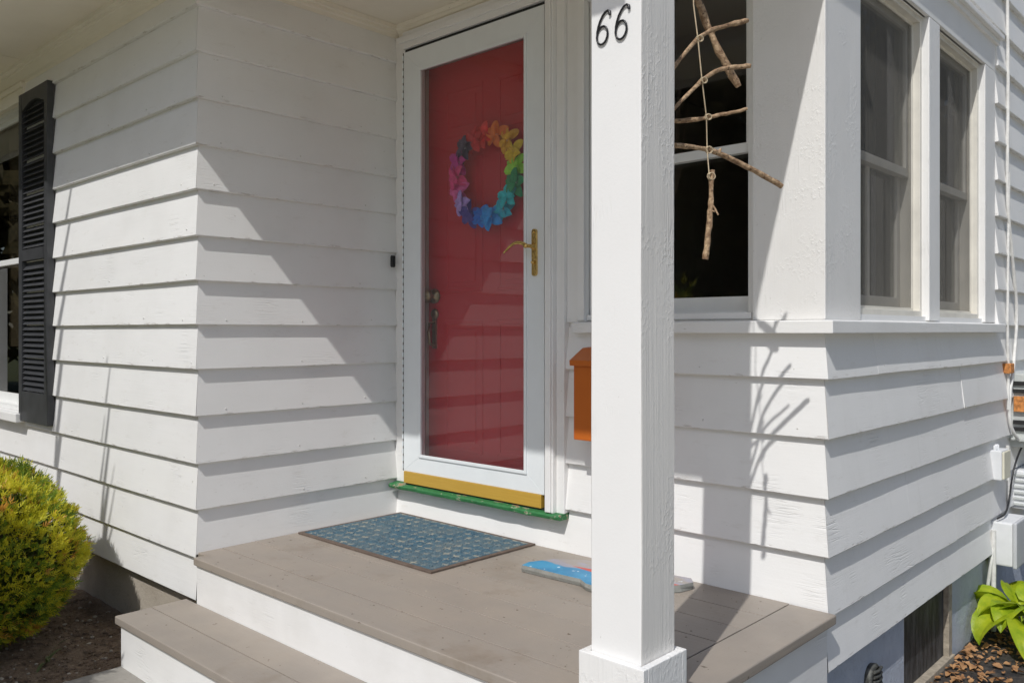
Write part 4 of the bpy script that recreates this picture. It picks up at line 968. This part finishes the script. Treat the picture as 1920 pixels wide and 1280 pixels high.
# pebbles and clods on the soil, dead leaves on both sides
def clod(g, c, r, mi):
    bm_ = [(0, 0, 1), (.89, 0, .45), (.28, .85, .45), (-.72, .53, .45), (-.72, -.53, .45), (.28, -.85, .45), (.72, .53, -.45), (-.28, .85, -.45), (-.89, 0, -.45), (-.28, -.85, -.45), (.72, -.53, -.45), (0, 0, -1)]
    fc = [(0, 1, 2), (0, 2, 3), (0, 3, 4), (0, 4, 5), (0, 5, 1), (1, 6, 2), (2, 7, 3), (3, 8, 4), (4, 9, 5), (5, 10, 1), (6, 7, 2), (7, 8, 3), (8, 9, 4), (9, 10, 5), (10, 6, 1), (11, 7, 6), (11, 8, 7), (11, 9, 8), (11, 10, 9), (11, 6, 10)]
    q = Matrix.Rotation(rs.uniform(0, 6.3), 3, 'Z') @ Matrix.Diagonal((1, rs.uniform(.6, 1), rs.uniform(.4, .8)))
    g.add([Vector(c) + q @ Vector([t * r * rs.uniform(.75, 1.2) for t in p]) for p in bm_], fc, mi)
g = G()
for q in range(2200):
    x = rs.uniform(-4.4, -3.29); y = rs.uniform(0.75, 1.61)
    clod(g, (x, y, -1.316 + 0.012 * N(x * 9, y * 9, 3.1)), rs.choice((0.003, 0.004, 0.005, 0.006, 0.008, 0.012)), 0 if rs.random() < 0.95 else 1)
tag(obj('pebbles', g, [SOIL, CONC_T]), 'loose clods and pale pebbles on the garden soil', kind='stuff')
DL = leafmat('dead leaf', (0.24, 0.11, 0.045), (0.58, 0.33, 0.15), 0.15, 0.7).m
def deadleaves(n, fx, name, label, sz):
    g = G()
    for q in range(n):
        x, y, z = fx(); a = rs.uniform(0, 6.3); L = sz * rs.uniform(0.5, 1.3); d = Vector((math.cos(a), math.sin(a), rs.uniform(-.25, .35))); s = Vector((-d.y, d.x, rs.uniform(-.4, .4)))
        c = Vector((x, y, z + 0.006)); rows = []
        for j in range(5):
            t = j / 4; w = L * 0.36 * math.sin(math.pi * (0.06 + 0.88 * t)) * rs.uniform(.6, 1.2)
            for i in (-1, 0, 1): rows.append(c + d * (t - .5) * L + s * i * w + Vector((0, 0, abs(i) * w * rs.uniform(.1, .9) + rs.uniform(0, .004))))
        g.add(rows, [(j * 3 + i, j * 3 + i + 1, j * 3 + 4 + i, j * 3 + 3 + i) for j in range(4) for i in range(2)], 0, True)
    tag(obj(name, g, DL), label, kind='stuff')
def right_pt():
    while True:
        y = rs.uniform(2.9, 4.75); x = xD + 0.01 + abs(rs.gauss(0, 0.16))
        if x < -0.3: return x, y, -1.44 + 0.01 * N(x * 8, y * 8, 3.1)
deadleaves(400, right_pt, 'dead_leaves', 'orange brown dead leaves along the foundation under the hosta', 0.032)

# slender young tree beside the walk; its upright stems streak the street front with soft shadow
sap = tag(empty('young_tree', (-4.3, -0.3, -1.46)), 'slender leafless young tree standing beside the front walk', 'tree')
g = G(); g.tube([(-4.28, -0.30, -1.47), (-4.24, -0.30, -0.4), (-4.22, -0.29, 1.0), (-4.16, -0.30, 2.39), (-4.05, -0.31, 2.95), (-3.99, -0.30, 3.45)], [0.032, 0.03, 0.029, 0.026, 0.016, 0.006], 8); obj('trunk', g, TWIG, sap)
for P_, R_ in (([(-4.25, -0.30, -0.6), (-3.85, -0.31, 0.5), (-3.60, -0.30, 1.25), (-3.565, -0.30, 1.65), (-3.54, -0.30, 2.24)], [0.028, 0.026, 0.026, 0.018, 0.006]),
              ([(-3.60, -0.30, 1.25), (-3.615, -0.29, 1.6), (-3.60, -0.28, 1.95)], [0.018, 0.013, 0.004]),
              ([(-3.60, -0.30, 1.25), (-3.52, -0.31, 1.45), (-3.47, -0.30, 1.75)], [0.012, 0.009, 0.003]),
              ([(-4.2, -0.29, 1.5), (-4.30, -0.25, 2.2), (-4.36, -0.2, 2.8)], [0.018, 0.012, 0.004])):
    g = G(); g.tube(P_, R_, 7); obj('limb', g, TWIG, sap)

SCREW = simple('painted deck screw', (0.22, 0.19, 0.16), 0.5)
g = G()
for yb_ in (2.53, 2.375, 2.226, 2.078, 1.93, 1.782, 1.63):
    for xx in (-3.02, -2.60, -2.17, -1.74, -1.30):
        for dy in (-0.045, 0.045):
            if rnd.random() < 0.5: continue
            g.lathe([(0.0036, -0.003), (0.0034, 0.0012), (0.0015, 0.0006), (0.0, 0.0006)], (xx + rnd.uniform(-.012, .012), yb_ + dy + rnd.uniform(-.008, .008), dk + 0.0003), (0, 0, 1), 8)
tag(obj('deck_screws', g, SCREW, porch), kind='stuff')
# grit and a few bits of leaf blown onto the boards
g = G()
for q in range(150):
    x = rs.uniform(-3.1, -1.1); y = rs.uniform(1.6, 2.6)
    if rs.random() < 0.5: y = 2.6 - abs(rs.gauss(0, 0.05))
    clod(g, (x, y, dk + 0.001), rs.choice((0.0010, 0.0014, 0.0020, 0.0028)), 0)
tag(obj('grit', g, CONC_T), 'specks of soil and grit on the porch boards', kind='stuff')
